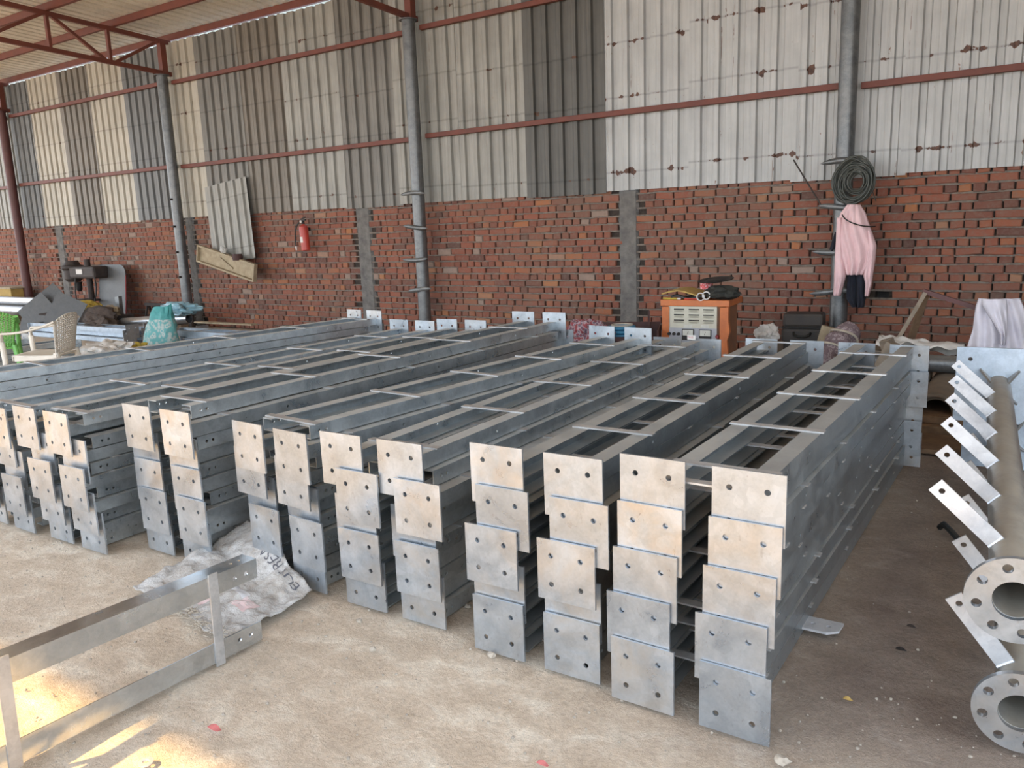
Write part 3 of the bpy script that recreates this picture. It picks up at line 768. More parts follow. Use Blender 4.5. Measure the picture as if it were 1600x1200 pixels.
p0 = onlid(1060, 455, 7.05)
m = MB(); m.grid(lambda u, v: (wx-.345+.46*u, 7.06+.26*v+.02*u, WZ+.055-.035*abs(u-.35)+.02*sin(5*u)+.012*v), 16, 6)
tag(m.build('card_folder', 'gold_card', solid=.012), 'golden brown card folder lying on top of the orange welding machine', 'folder')
m = MB(); m.grid(lambda u, v: (wx-.24+.33*u, 7.03+.2*v, WZ+.018+.012*sin(9*u+3*v)), 14, 5)
tag(m.build('dark_cloth', 'black_rubber', solid=.014), 'flat black cloth under the golden card folder', 'cloth')
m = MB(); m.tube([(wx-.30, 6.99, WZ+.009), (wx-.16, 6.99, WZ+.009)], .009, 8); o = m.build('yellow_marker', 'yellow_tarp', smooth=True); tag(o, 'yellow marker lying at the front edge of the orange welding machine', 'marker')
m = MB(); m.tube([(wx-.16, 6.99, WZ+.009), (wx-.13, 6.99, WZ+.009)], .0085, 8); m.build('tip', 'white_label', o)
m = MB(); m.tube([(wx-.09, 6.985, WZ+.008), (wx+.03, 6.985, WZ+.008)], .008, 8); tag(m.build('red_stick', 'red_paint', smooth=True), 'red stick lying between the yellow marker and the white tape rings', 'stick')
for k, (dx, dz, tl) in enumerate(((.062, .03, .5), (.115, .042, -.7))):
    m = MB(); m.lathe([(.03, -.008), (.038, -.008), (.038, .008), (.03, .008)], n=22, axis='y', closed=True)
    tag(m.build('tape_ring', 'white_label', smooth=True, loc=(wx+dx, 6.985, WZ+dz), rot=(0, tl, 0)), ('cream tape ring lying beside the red stick on the welding machine', 'cream tape ring leaning against the olive hat on the welding machine')[k], 'tape')
tag(lump('crumpled_hat', (wx+.23, 7.1, WZ+.06), (.16, .13, .062), 'olive_cloth', 4, rough=.3), 'crumpled dark olive hat on the orange welding machine', 'hat')
m = MB(); m.lathe([(.055, .0), (.058, .07)], (wx+.045, 7.18, WZ+.085), 18); m.v = [(x, y, z) for x, y, z in m.v]
tag(m.build('striped_tin', 'red_white', smooth=True), 'small red and white striped tin on the welding machine under the black lid', 'tin')
m = MB(); m.lathe([(.0, .012), (.08, .01), (.095, .0), (.16, .014), (.163, .02), (.095, .012), (.08, .022), (0, .024)], n=28)
tag(m.build('round_lid', 'black_metal', smooth=True, loc=(wx+.14, 7.16, WZ+.155), rot=(radians(6), radians(-3), 0)), 'flat black round lid topmost on the pile above the welding machine', 'lid')
# --- rusty bin, rope roll, checked cloth
b0 = at(975, 512, 6.9)
o = thing('steel_bin', 'rusty dark red open steel bin left of the orange welding machine', 'bin', (b0.x, 6.9, 0), (0, 0, radians(20)))
for nm, c, d in (('side', (-.33, 0, .27), (.012, .5, .54)), ('side', (.33, 0, .27), (.012, .5, .54)), ('side', (0, .25, .28), (.66, .012, .56)), ('side', (0, -.25, .24), (.66, .012, .48)), ('bottom', (0, 0, .3), (.65, .49, .012))):
    m = MB(); m.box(c, d); m.build(nm, 'rust_box', o)
m = MB(); m.box((.22, .2, .5), (.02, .02, .34)); m.build('upright', 'rust_box', o)
o = thing('rope_roll', 'roll of blue rope on a pale core in the rusty bin', 'rope', (b0.x-.01, 6.88, .306))
m = MB()
for k in range(7): m.lathe([(.105, .02+.036*k-.018), (.125, .02+.036*k-.012), (.13, .02+.036*k), (.125, .02+.036*k+.012), (.105, .02+.036*k+.018)], n=26)
m.build('windings', 'blue_rope', o, smooth=True)
m = MB(); m.lathe([(.09, 0), (.104, 0), (.104, .265), (.09, .265)], n=24, closed=True); m.build('core', 'rope_cream', o, smooth=True)
p = at(918, 516, 6.55); tag(lump('checked_cloth', (p.x, 6.55, p.z-.02), (.21, .15, .13), 'checked', 6, rough=.35), 'crumpled red and blue checked cloth behind the frame stacks', 'cloth')
m = MB(); m.box((p.x, 6.56, .23), (.5, .36, .44)); tag(m.build('wooden_crate', 'black_metal'), 'dark box under the crumpled checked cloth', 'box')
# --- right background: suitcase, bedroll, trestle with shirt, plastic sheet, boards
s0, s1 = at(1225, 490, 8.1), at(1284, 497, 8.1)
o = thing('suitcase', 'dusty black hard-shell suitcase at the foot of the grey post', 'suitcase', ((s0.x+s1.x)/2, 8.1, 0), (0, 0, radians(6)))
m = MB(); m.box((0, .13, .215), (.40, .26, .43)); m.build('body', 'suitcase_black', o, bevel=.03)
m = MB(); m.box((0, .13, .505), (.38, .25, .14)); m.build('lid', 'suitcase_black', o, bevel=.03)
m = MB(); m.box((0, .13, .436), (.39, .256, .012)); m.build('seam', 'black_metal', o)
m = MB(); m.tube([(-.08, -.005, .39), (-.07, -.035, .37), (-.03, -.045, .355), (.03, -.045, .355), (.07, -.035, .37), (.08, -.005, .39)], .012, 8); m.build('handle', 'black_rubber', o, smooth=True)
p = at(1198, 519, 7.9); tag(lump('white_bundle', (p.x, 7.9, p.z-.02), (.11, .09, .10), 'plastic_white', 9, rough=.5), 'crumpled white plastic bundle left of the black suitcase', 'bundle')
m = MB(); m.box((p.x, 7.92, (p.z-.1)/2), (.26, .22, p.z-.1)); tag(m.build('cardboard_box', 'wood_dusty'), 'dusty box under the crumpled white plastic bundle', 'box')
m = MB(); q = at(1285, 519, 7.85); m.box((q.x, 7.85, q.z/2+.03), (.13, .05, q.z+.06), Matrix.Rotation(.25, 3, 'Y')); tag(m.build('board_offcut', 'wood_pale'), 'pale board offcut standing between the suitcase and the bedroll', 'board')
r0, r1 = at(1333, 514, 7.75), at(1300, 548, 7.45)
o = thing('bedroll', 'rolled patterned bedding tied with cream rope below the pink shirt', 'bedroll', r0)
dv = (r1-r0)*1.75; rad = .115
pts = [r0*0+dv*k/14 for k in range(15)]
m = MB(); m.tube([p_+Vector((0, 0, .008*sin(k*1.3))) for k, p_ in enumerate(pts)], [rad*.35, rad*.85]+[rad*(1+.1*sin(k*2.1)) for k in range(11)]+[rad*.9, rad*.4], 20); m.build('roll', 'paisley', o, smooth=True)
for fpos in (.3, .62):
    c = dv*fpos; d = dv.normalized(); a = d.orthogonal().normalized(); bq = d.cross(a)
    m = MB(); m.tube([c+d*(.03*sin(2*q_))+(a*cos(q_)+bq*sin(q_))*(rad*1.13) for q_ in [2*pi*k/26 for k in range(26)]], .011, 7, True); m.build('rope', 'rope_cream', o, smooth=True)
p = at(1300, 556, 7.25); tag(lump('orange_cloth', (p.x, 7.22, .09), (.2, .12, .13), 'gold_card', 12, rough=.3, flat=.35), 'faded orange cloth bunched under the patterned bedroll', 'cloth')
A, B, C = at(1396, 542, 7.3), at(1446, 457, 7.3), at(1552, 491, 7.3)
o = thing('timber_trestle', 'dark timber trestle against the brick wall carrying the lilac shirt', 'trestle', (B.x, 7.3, 0))
bz = B.z; ax = A.x-B.x; az = A.z
k = bz/(bz-az)
def bar(nm, p, q, w, h, mat): strut(nm, p, q, w, mat, o, h)
bar('leg', (0, 0, bz), (ax*k, -.05, .0), .042, .03, 'wood_dusty')
bar('leg', (0, .06, bz), (ax*k*.6, .5, .0), .05, .035, 'wood_brown')
ex = C.x-B.x; ez = C.z-bz
bar('beam', (-.02, .02, bz+.01), (ex*2.1, .02, bz+ez*2.1+.01), .045, .035, 'dark_oxide')
bar('leg', (ex*2.05, .02, bz+ez*2.05), (ex*2.05+.15, -.05, 0), .05, .035, 'wood_brown')
bar('leg', (ex*2.05, .06, bz+ez*2.05), (ex*2.05+.1, .5, 0), .05, .035, 'wood_brown')
def SL(x, y): return (1490+x/10.91, 450+y/10.91)
o = thing('shirt', 'pale lilac shirt draped over the timber trestle near the right wall end', 'shirt', at(1550, 500, 7.2))
of = Vector(o.location)
cloth('drape', [(SL(a, y), SL(b, y)) for y, a, b in ((175, 430, 1130), (300, 385, 1190), (480, 358, 1230), (700, 330, 1260), (900, 262, 1290), (1100, 200, 1300), (1300, 170, 1310))], 7.22, 'lilac_cloth', o, .035, 4, 2.1, depth=.06, off=of, nu=46, nv=36)
cloth('sleeve', [(SL(a, y), SL(b, y)) for y, a, b in ((190, 480, 900), (300, 500, 910), (420, 560, 915), (620, 700, 920), (800, 800, 905), (960, 790, 880))], 7.13, 'lilac_cloth', o, .02, 2, .6, depth=.04, off=of, nu=20)
m = MB(); m.grid(lambda u, v: (at(1372, 530, 7.1).x+.62*u, 7.0+.3*v+.04*N3(u, v, 4, 3), at(1415, 532, 7.1).z+.03-.10*u*v+.045*N3(u, v, 1, 4)+.03*N3(u, v, 2, 9)-.12*abs(v-.5)), 26, 14)
tag(m.build('plastic_sheet', 'plastic_white', smooth=True, solid=.003), 'crumpled pale plastic sheet over boards behind the nearest stack', 'plastic sheet')
m = MB(); q = at(1438, 541, 7.15); m.box((q.x-.22, 7.18, q.z-.065), (.66, .2, .03), Matrix.Rotation(.12, 3, 'Y')); m.box((q.x-.45, 7.18, (q.z-.08)/2), (.08, .18, q.z-.08)); m.box((q.x+.05, 7.18, (q.z-.14)/2), (.08, .18, q.z-.14)); tag(m.build('board_stand', 'wood_dusty'), 'low board stand under the crumpled pale plastic sheet', 'stand')
q = at(1378, 530, 6.6)
for k, (dx, rz, lab) in enumerate(((-.02, .7, 'dusty wooden block leaning left behind the nearest stack'), (.09, -.6, 'dusty wooden block leaning right behind the nearest stack'))):
    m = MB(); m.box((0, 0, 0), (.09, .12, .52)); tag(m.build('wooden_block', 'wood_dusty', loc=(q.x+dx, 6.62+.14*k, .30+.0*k), rot=(0, rz*.55, 0), bevel=.005), lab, 'block')
# --- floor items at the right
m = MB(); m.tube([(-1.35, 6.95, .345), (.5, 6.95, .345)], .068, 20); tag(m.build('grey_pipe', 'post_zinc', smooth=True), 'long grey pipe lying across the clay half pipes', 'pipe')
def halfpipe(lab, x, r, z, y0, y1):
    m = MB(); n = 18
    ring = [(r*cos(pi*k/n), r*sin(pi*k/n)) for k in range(n+1)]+[((r-.022)*cos(pi*k/n), (r-.022)*sin(pi*k/n)) for k in range(n, -1, -1)]
    m.prism([(x+a, z+b_) for a, b_ in ring], y0, y1); tag(m.build('half_pipe', 'clay_pipe', smooth=True), lab, 'pipe')
halfpipe('outer clay half pipe resting on the brown timber beams', -.555, .145, .128, 6.12, 7.3)
halfpipe('inner clay half pipe nested inside the larger one', -.555, .118, .128, 6.16, 7.3)
halfpipe('clay half pipe standing beside the nested pair, partly behind the stack', -.86, .145, .128, 6.05, 7.3)
for k, (z, h, y, dx, lab) in enumerate(((.035, .07, 6.02, 0, 'lower brown timber beam on the floor behind the flanged posts'), (.098, .054, 6.1, .03, 'upper brown timber beam carrying the clay half pipes'))):
    m = MB(); m.box((-.62+dx, y+.35, z), (.75-.1*k, .78, h)); tag(m.build('timber_beam', 'wood_brown', bevel=.006), lab, 'timber')
m = MB(); m.box((-.62, 5.72, .016), (.62, .42, .032), .05); tag(m.build('plank', 'wood_brown', bevel=.005), 'flat brown plank on the floor in front of the timber beams', 'plank')
m = MB(); m.holed([(0, -.05), (.13, -.05), (.165, -.02), (.165, .05), (0, .05)], [(.07, 0, .009, 14), (.125, 0, .009, 14)], .009)
tag(m.build('cleat_plate', 'cleat_zinc', loc=(-.685, 2.885, .012), rot=(0, radians(-2), radians(-3))), 'small two-hole cleat plate poking out under the nearest stack', 'plate')
m = MB(); m.tube([fl(1468, 824), fl(1474, 828)+Vector((0, 0, .03)), fl(1486, 840)+Vector((0, 0, .03)), fl(1500, 846)], .014, 8); tag(m.build('rubber_scrap', 'black_rubber', smooth=True), 'black rubber scrap on the floor left of the flanged posts', 'scrap')
# --- flanged pipe posts with cleats
def flanged(label, loc, yaw, pitch, L, cl, fr, ang, roll):
    o = thing('flanged_post', label, 'pipe post', loc, (pitch, roll, yaw))
    R_ = .062
    m = MB(); m.lathe([(R_-.007, 0.0), (R_, 0.0), (R_, L), (R_-.007, L)], n=36, axis='y', closed=True); m.build('pipe', 'pipe_zinc', o, smooth=True)
    m = MB(); hs = [(.094*cos(2*pi*k/8+.25), .094*sin(2*pi*k/8+.25), .0135, 18) for k in range(8)]+[(0, 0, R_-.006, 36)]
    m.holed([(fr*cos(2*pi*k/56), fr*sin(2*pi*k/56)) for k in range(56)], hs, .018, Matrix.Rotation(pi/2, 4, 'X')); m.build('flange', 'plate_zinc', o)
    m = MB(); m.lathe([(R_+.001, .018), (R_+.014, .003), (R_+.001, .001)], n=36, axis='y', closed=True); m.build('weld_bead', 'cleat_zinc', o, smooth=True)
    m = MB(); m.holed(rect(.44, .44), [(sx*.15, sy*.15, .012, 18) for sx in (-1, 1) for sy in (-1, 1)], .016, Matrix.Translation((0, L+.016, 0)) @ Matrix.Rotation(pi/2, 4, 'X')); bp = m.build('base_plate', 'blue_zinc', o)
    for k in range(4):
        a = pi/4+pi/2*k; m = MB(); m.prism([(R_-.004, L-.0), (R_+.075, L), (R_+.075, L-.03), (R_-.004, L-.14)], -.005, .005, 'z')
        m.v = [(x*cos(a)-z*sin(a), y, x*sin(a)+z*cos(a)) for x, y, z in m.v]; m.build('gusset', 'pipe_zinc', o)
    for y in cl:
        m = MB(); W_ = .052; m.holed([(0, -W_/2), (.255, -W_/2), (.255, W_/2), (0, W_/2)], [(.228, 0, .0095, 16)], .007, Matrix.Translation((0, y, 0)) @ Matrix.Rotation(pi/2, 4, 'X'))
        b_ = m.build('cleat', 'cleat_zinc', o); 
        for v in b_.data.vertices:
            x, z = v.co.x+.045, v.co.z
            v.co.x, v.co.z = -x*cos(ang)-z*sin(ang), x*sin(ang)-z*cos(ang)
        m = MB(); m.tube([(0, y-.008, W_/2), (0, y-.008, -W_/2)], .005, 6); q = m.build('weld', 'cleat_zinc', o)
        q.location = (-(.062)*cos(ang), 0, .062*sin(ang)); q.rotation_euler = (0, ang, 0)
    return o
flanged('upper flanged pipe post resting on another, with cleats pointing up left', (.002, 2.45, .452), radians(3.4), radians(1.1), 2.86, (.30, .71, 1.14, 1.58, 2.0, 2.42), .124, radians(43), 0)
flanged('lower flanged pipe post on the floor beneath the upper one', (.038, 2.45, .124), radians(3.0), radians(1.9), 2.92, (.16, .62, 1.05, 1.5, 1.95, 2.4), .121, radians(52), 0)
def text_mesh(body, size):
    cu = bpy.data.curves.new('t', 'FONT'); cu.body = body; cu.size = size; cu.resolution_u = 3
    tx = bpy.data.objects.new('t', cu); COL.objects.link(tx); bpy.context.view_layer.update()
    me = bpy.data.meshes.new_from_object(tx.evaluated_get(bpy.context.evaluated_depsgraph_get())); bpy.data.objects.remove(tx)
    return me
par = [x for x in SC.objects if x.name.startswith('base_plate')][0]
me = text_mesh('P18', .042); me.materials.clear(); me.materials.append(MAT['ink'])
link('marking', me, par, (.135, 2.859, .172), (pi/2, 0, 0))
m = MB()
for c, d in (((.185, 2.859, .214), (.12, .001, .005)), ((.185, 2.859, .162), (.12, .001, .005)), ((.127, 2.859, .188), (.005, .001, .055)), ((.243, 2.859, .188), (.005, .001, .055))): m.box(c, d)
m.build('marking_border', 'ink', par)
fr3 = [x for x in SC.objects if x.get('label', '').startswith('second from top') and 'third from the flanged' in x.get('label', '')][0]
p = at(1081, 527, 5.415)
bpy.context.view_layer.update()
m = MB(); m.box((0, 0, 0), (.06, .002, .034)); q = m.build('sticker', 'white_label', fr3); q.location = fr3.matrix_world.inverted() @ Vector((p.x, 5.405, p.z))
me = text_mesh('PASS', .02); me.materials.clear(); me.materials.append(MAT['red_label']); link('lettering', me, q, (-.027, -.0015, -.006), (pi/2, 0, 0))
# --- foreground frame standing on its edge, woven sack under its end
FL = 3.0
o = thing('channel_frame', 'single twin-channel frame standing on its long edge in the foreground', 'steel frame', (-2.455, 1.80-FL, .253), (0, 0, 0))
o.rotation_euler = (Matrix.Rotation(radians(-1.68), 3, 'X') @ Matrix.Rotation(pi/2, 3, 'Y')).to_euler()
frame(o, FL, .0868, .325, True, [FL-.19, FL-.885, FL-1.58, FL-2.27, .12], None, 'fresh_zinc', True)
SA, SB, SCc, SD = Vector((-3.22, 1.80, 0)), Vector((-3.16, 2.36, .10)), Vector((-2.47, 2.13, .0)), Vector((-2.47, 1.70, 0))
def sackf(u, v):
    p = SA.lerp(SD, u).lerp(SB.lerp(SCc, u), v)
    e = .022*N3(p.x, p.y, 1, 5)+.014*N3(p.x, p.y, 2, 13)+.008*N3(p.x, p.y, 3, 30)
    ed = min(u, 1-u, v, 1-v)
    z = .016+abs(e)*1.1+p.z+.08*max(0, v-.7)/.3*max(0, 1-1.3*abs(u-.45))
    wob = .02*N3(u*4, v*4, 7, 1.5)
    return (p.x+(wob if ed < .08 else 0), p.y+(wob if ed < .08 else 0), z)
m = MB(); m.grid(sackf, 70, 60); o = m.build('woven_sack', 'dirty_sack', smooth=True, solid=.004)
tag(o, 'flattened dirty white woven sack with handwriting, lying under the foreground frame', 'sack')
me = text_mesh('EUT RESA', .092)
bm = bmesh.new(); bm.from_mesh(me); bmesh.ops.triangulate(bm, faces=bm.faces); bmesh.ops.subdivide_edges(bm, edges=bm.edges, cuts=1); bm.to_mesh(me); bm.free()
for v in me.vertices:
    u = .93-v.co.x*1.25; vv = .94-v.co.y*1.35
    q = sackf(min(max(u, .02), .98), min(max(vv, .02), .95)); v.co = (q[0], q[1], q[2]+.0035)
me.materials.clear(); me.materials.append(MAT['ink']); link('handwriting', me, o)
def patch(nm, u0, u1, v0, v1, mat, sk=0):
    m = MB(); m.grid(lambda a, b_: (lambda q: (q[0], q[1], q[2]+.0028))(sackf(u0+(u1-u0)*a+sk*b_, v0+(v1-v0)*b_)), 10, 8); m.build(nm, mat, o)
pm('faded_red', (.58, .42, .41), (.52, .45, .43), 40, .9); pm('faded_grey', (.40, .40, .42), (.5, .49, .47), 40, .9)
patch('faded_print', .70, .86, .34, .50, 'faded_red', .03); patch('faded_print', .44, .56, .16, .26, 'faded_red', .02)
patch('faded_print', .50, .72, .46, .53, 'faded_grey', .02); patch('faded_print', .22, .34, .36, .43, 'faded_grey'); patch('faded_print', .24, .40, .46, .50, 'faded_grey')
m = MB(); rnd = random.Random(8)
for k in range(70):
    u = rnd.uniform(.35, 1.0); p = Vector(sackf(min(u, 1), rnd.uniform(.0, .12))); p.z += .004
    q = [p]
    for s in range(5): q.append(q[-1]+Vector((rnd.uniform(-.03, .03), rnd.uniform(-.03, .02), rnd.uniform(-.004, .008))))
    q = [Vector((a.x, a.y, max(a.z, .006))) for a in q]
    m.tube(q, .0011, 4, caps=False)
f_ = m.build('frayed_threads', 'rope_cream', o); f_['kind'] = 'stuff'
# --- plastic chairs
def chair(name, label, mat, loc, rz):
    o = thing(name, label, 'chair', loc, (0, 0, rz))
    m = MB(); m.grid(lambda u, v: ((u-.5)*(.47-.05*v), -.23+.44*v, .43-.018*v-.012*sin(pi*u)*sin(pi*v)), 12, 12); m.build('seat', mat, o, solid=.014, smooth=True)
    m = MB(); m.box((0, -.225, .405), (.47, .012, .05)); m.box((-.232, 0, .40), (.012, .42, .05)); m.box((.232, 0, .40), (.012, .42, .05)); m.build('apron', mat, o, bevel=.004)
    nu, nv = 16, 17
    def bf(u, v):
        wdt = .40+.10*v; c = 2*u-1
        zt = .43+(.40-.085*abs(c)**3)*v
        return Vector((c*wdt/2, .215+.085*v-.075*(abs(c)**2.2)*(.4+.6*v), zt))
    m = MB()
    for i in range(nu):
        for j in range(nv):
            u0, u1, v0, v1 = i/nu, (i+1)/nu, j/nv, (j+1)/nv
            c = [bf(u0, v0), bf(u1, v0), bf(u1, v1), bf(u0, v1)]
            solid_ = i in (0, nu-1) or j in (0, 1, nv-1)
            if solid_: m.add(c, [(0, 1, 2, 3)])
            else:
                um, vm = (u0+u1)/2, (v0+v1)/2; k = .33 if (i+j) % 2 else .25
                d = [bf(um, vm-k/nv*1.25), bf(um+k/nu, vm), bf(um, vm+k/nv*1.25), bf(um-k/nu, vm)]
                m.add(c+d, [(0, 1, 5, 4), (1, 2, 6, 5), (2, 3, 7, 6), (3, 0, 4, 7)])
    m.build('backrest', mat, o, solid=.007, smooth=True)
    for s in (-1, 1):
        path = bez([Vector((s*.245, .24, .76)), Vector((s*.265, .10, .70)), Vector((s*.285, -.08, .655)), Vector((s*.275, -.27, .665))], 12)+[Vector((s*.27, -.285, .63)), Vector((s*.27, -.285, .56))]
        m = MB(); m.tube(path, .024, 10, flat=(1.15, .55)); m.build('armrest', mat, o, smooth=True)
        m = MB(); m.tube([(s*.27, -.285, .58), (s*.268, -.28, .40), (s*.285, -.30, 0)], [.026, .025, .02], 10); m.build('leg', mat, o, smooth=True)
        m = MB(); m.tube([(s*.20, .19, .44), (s*.225, .24, .2), (s*.25, .29, 0)], [.03, .026, .02], 10); m.build('leg', mat, o, smooth=True)
    return o
chair('plastic_chair', 'cream plastic armchair with perforated back beside the leftmost stack', 'white_plastic', (-8.55, 4.2, -.01), radians(-54))
chair('plastic_chair', 'bright green plastic chair cut off by the left picture edge', 'green_plastic', (-9.72, 4.2, -.01), radians(-112))
# --- low stacks beside the chairs and behind them
def lowstack(where, grp, base, rz, L, n, t, plates, mat='rail_lit', dx=(0,)*6):
    for i in range(n):
        r = thing('channel_frame', f'{ORD[n-1-i] if i else "bottommost"} blue-grey channel frame in the low stack {where}', 'steel frame', (base[0]+dx[i]*cos(rz), base[1]+dx[i]*sin(rz), i*t-.004), (0, 0, rz), grp)
        frame(r, L, t, .33, i % 2 == (0 if plates else 1), [.3, .95, 1.6, 2.25, L-.1], max((t-.0068)/2, PLT/2+.004-i*t), mat)
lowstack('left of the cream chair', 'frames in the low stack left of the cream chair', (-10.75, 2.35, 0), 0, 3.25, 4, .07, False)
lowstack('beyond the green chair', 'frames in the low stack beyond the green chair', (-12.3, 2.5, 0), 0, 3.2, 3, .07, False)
lowstack('right of the teal sack', 'frames in the low stack right of the teal sack', (-7.6, 7.35, 0), pi/2, 3.0, 3, .085, True, dx=(0, .02, -.32, 0, 0, 0), mat='blue_zinc')
lowstack('left of the teal sack', 'frames in the low stack left of the teal sack', (-11.45, 7.0, 0), pi/2, 3.0, 3, .075, True, dx=(0, .1, .05, 0, 0, 0), mat='blue_zinc')
# ------------------------------------------------------------------ left background
def pipe_obj(lab, a, b, r, mat='shiny_pipe', name='steel_pipe'):
    a, b = Vector(a), Vector(b); d = (b-a); L = d.length
    m = MB(); m.lathe([(r-.006, 0), (r, 0), (r, L), (r-.006, L)], n=28, closed=True)
    o = m.build(name, mat, smooth=True); o.location = a; o.rotation_euler = d.to_track_quat('Z', 'Y').to_euler()
    return tag(o, lab, 'pipe')
pipe_obj('shiny steel pipe at the left, topmost of three', (-21, 8.05, .42), (-16.3, 8.05, .42), .09)
pipe_obj('shiny steel pipe at the left, lower one nearest the camera', (-21, 7.9, .25), (-15.9, 7.9, .25), .09)
pipe_obj('shiny steel pipe at the left, lower one nearest the wall', (-21, 8.2, .25), (-16.2, 8.2, .25), .09)
for k, (x, y) in enumerate(((-19.5, 8.05), (-17, 8.05))):
    m = MB(); m.box((x, y, .077), (.12, .6, .16)); tag(m.build('timber_block', 'wood_brown'), ('timber block under the shiny pipes, far left', 'timber block under the shiny pipes, beside the red post')[k], 'timber')
pipe_obj('large shiny pipe lying behind the teal sack, its end toward the grey post', (-13.9, 7.5, .098), (-11.75, 8.1, .235), .088)
pipe_obj('shiny pipe lying left of the teal sack, in front of the leaning bar', (-13.3, 7.35, .085), (-11.7, 7.6, .085), .085)
m = MB(); m.box((-11.95, 8.04, .065), (.3, .14, .13)); tag(m.build('timber_block', 'wood_brown'), 'timber block propping the end of the large shiny pipe', 'timber')
# leaning square plates
nrm = Vector((.62, -.74, .26)).normalized()
def leaning(name, lab, c, size, roll, holes, mat='grey_plate', th=.012):
    m = MB(); m.holed(rect(size, size), holes, th)
    o = m.build(name, mat)
    zq = nrm.to_track_quat('Z', 'Y').to_matrix() @ Matrix.Rotation(roll, 3, 'Z')
    o.location = c; o.rotation_euler = zq.to_euler(); return tag(o, lab, 'plate', 'grey plates leaning behind the chairs')
H1 = [(.15, -.15, .02, 16)]
def pc(px, py, Y): return at(px, py, Y)
leaning('steel_plate', 'dark grey plate with one hole leaning behind the chairs, highest of the four', pc(81, 474, 7.62), .54, radians(-50), [(.0, -.17, .022, 16)])
leaning('steel_plate', 'dark grey plate with one hole leaning behind the chairs, left one', pc(62, 489, 7.38), .54, radians(-50), [(.02, -.14, .022, 16)])
leaning('steel_plate', 'dark grey plate with one hole leaning behind the chairs, right one', pc(103, 487, 7.10), .52, radians(-28), [(.05, -.12, .022, 16)])
leaning('steel_plate', 'dark grey plate leaning behind the chairs, lowest of the four', pc(56, 515, 6.95), .52, radians(-12), [(.12, .12, .022, 16)])
m = MB(); m.box((-14.35, 7.62, .16), (1.2, .25, .32), .5); tag(m.build('steel_crate', 'dark_iron'), 'dark low crate behind the leaning grey plates', 'crate')
q = at(16, 463, 8.4); o = thing('wooden_crate', 'yellow brown wooden crate beside the dark red post', 'crate', (q.x, 8.4, 0))
m = MB(); m.box((0, 0, q.z/2+.12), (.9, .36, q.z+.1)); m.build('body', 'gold_card', o)
m = MB(); m.box((0, 0, q.z+.19), (1.0, .42, .03)); m.build('lid', 'wood_pale', o)
# bench drill
o = thing('bench_drill', 'dark pillar drill standing against the brick wall at the left', 'drill', (-15.05, 8.35, 0))
m = MB(); m.lathe([(.055, 0), (.055, 1.22)], n=18); m.build('pillar_tube', 'dark_iron', o, smooth=True)
m = MB(); m.box((0, 0, .05), (.5, .4, .1)); m.build('base', 'dark_iron', o, bevel=.02)
m = MB(); m.box((.05, -.02, .98), (.85, .3, .22)); m.build('head', 'dark_iron', o, bevel=.04)
m = MB(); m.lathe([(.11, .8), (.16, .86), (.16, 1.02), (.2, 1.06), (.2, 1.1), (.15, 1.12), (.11, 1.2)], (-.5, -.02, 0), 20); m.build('motor', 'dark_iron', o, smooth=True)
m = MB(); m.lathe([(.03, .62), (.055, .66), (.055, .76), (.07, .8)], (-.3, -.05, 0), 14); m.build('chuck', 'black_metal', o, smooth=True)
m = MB(); m.box((0, -.175, 1.0), (.2, .01, .09)); m.build('name_plate', 'white_label', o)
m = MB(); m.tube(bez([Vector((-.2, -.15, .9)), Vector((-.25, -.2, .5)), Vector((-.2, -.2, .3)), Vector((.1, -.2, .2))]), .012, 7); m.tube(bez([Vector((.45, -.15, .9)), Vector((.6, -.2, .6)), Vector((.4, -.2, .3)), Vector((.1, -.2, .25))]), .012, 7); m.build('cable', 'black_rubber', o, smooth=True)
m = MB(); m.box((0, -.1, .46), (.4, .36, .04)); m.build('table', 'dark_iron', o, bevel=.01)
# leaning rounded sheet
q = at(165, 455, 8.45)
def rr_(w, h, r): return [(-w/2, -h/2), (w/2, -h/2)]+[(w/2-r+r*cos(a), h/2-r+r*sin(a)) for a in [pi/2*k/8 for k in range(9)]]+[(-w/2+r*.4+r*.4*cos(a), h/2-r*.4+r*.4*sin(a)) for a in [pi/2+pi/2*k/6 for k in range(7)]]
o = thing('steel_sheet', 'grey steel sheet with rounded corners leaning on the brick wall', 'metal sheet', (-14.45, 8.42, .555), (radians(83), 0, 0))
m = MB(); m.holed(rr_(.86, 1.12, .18), [], .012); m.build('panel', 'grey_plate', o)
m = MB(); m.tube([(.432, -.55, .006), (.432, .37, .006)], .012, 8); m.build('red_edge', 'dark_red', o)
q = at(187, 494, 8.0); m = MB(); m.box((0, 0, .29), (.12, .012, .58)); m.box((.055, .03, .29), (.012, .06, .58))
o = m.build('angle_bar', 'post_zinc'); o.location = (q.x+.05, 7.95, .0); o.rotation_euler = (radians(-6), radians(-8), 0); tag(o, 'short grey angle bar leaning upright left of the shiny pipes', 'angle bar')
p = at(147, 508, 7.45); tag(lump('brown_sack', (p.x+.1, 7.5, .17), (.5, .25, .25), 'brown_sack', 21, rough=.3, flat=.3), 'big dark brown sack heap behind the cream chair', 'sack')
p = at(172, 510, 7.4); tag(lump('brown_sack', (p.x-.1, 7.3, .13), (.36, .22, .2), 'brown_sack', 25, rough=.35, flat=.3), 'smaller dark brown sack right of the big brown heap', 'sack')
p = at(136, 490, 7.6); tag(lump('yellow_tarp', (p.x, 7.6, .44), (.36, .2, .09), 'yellow_tarp', 23, rough=.3), 'crumpled yellow tarp lying on top of the brown sack heap', 'tarp')
p = at(165, 493, 7.7); tag(lump('jute_bundle', (p.x, 7.75, .34), (.3, .14, .10), 'wood_pale', 27, rough=.4), 'tan bundle beside the yellow tarp', 'bundle')
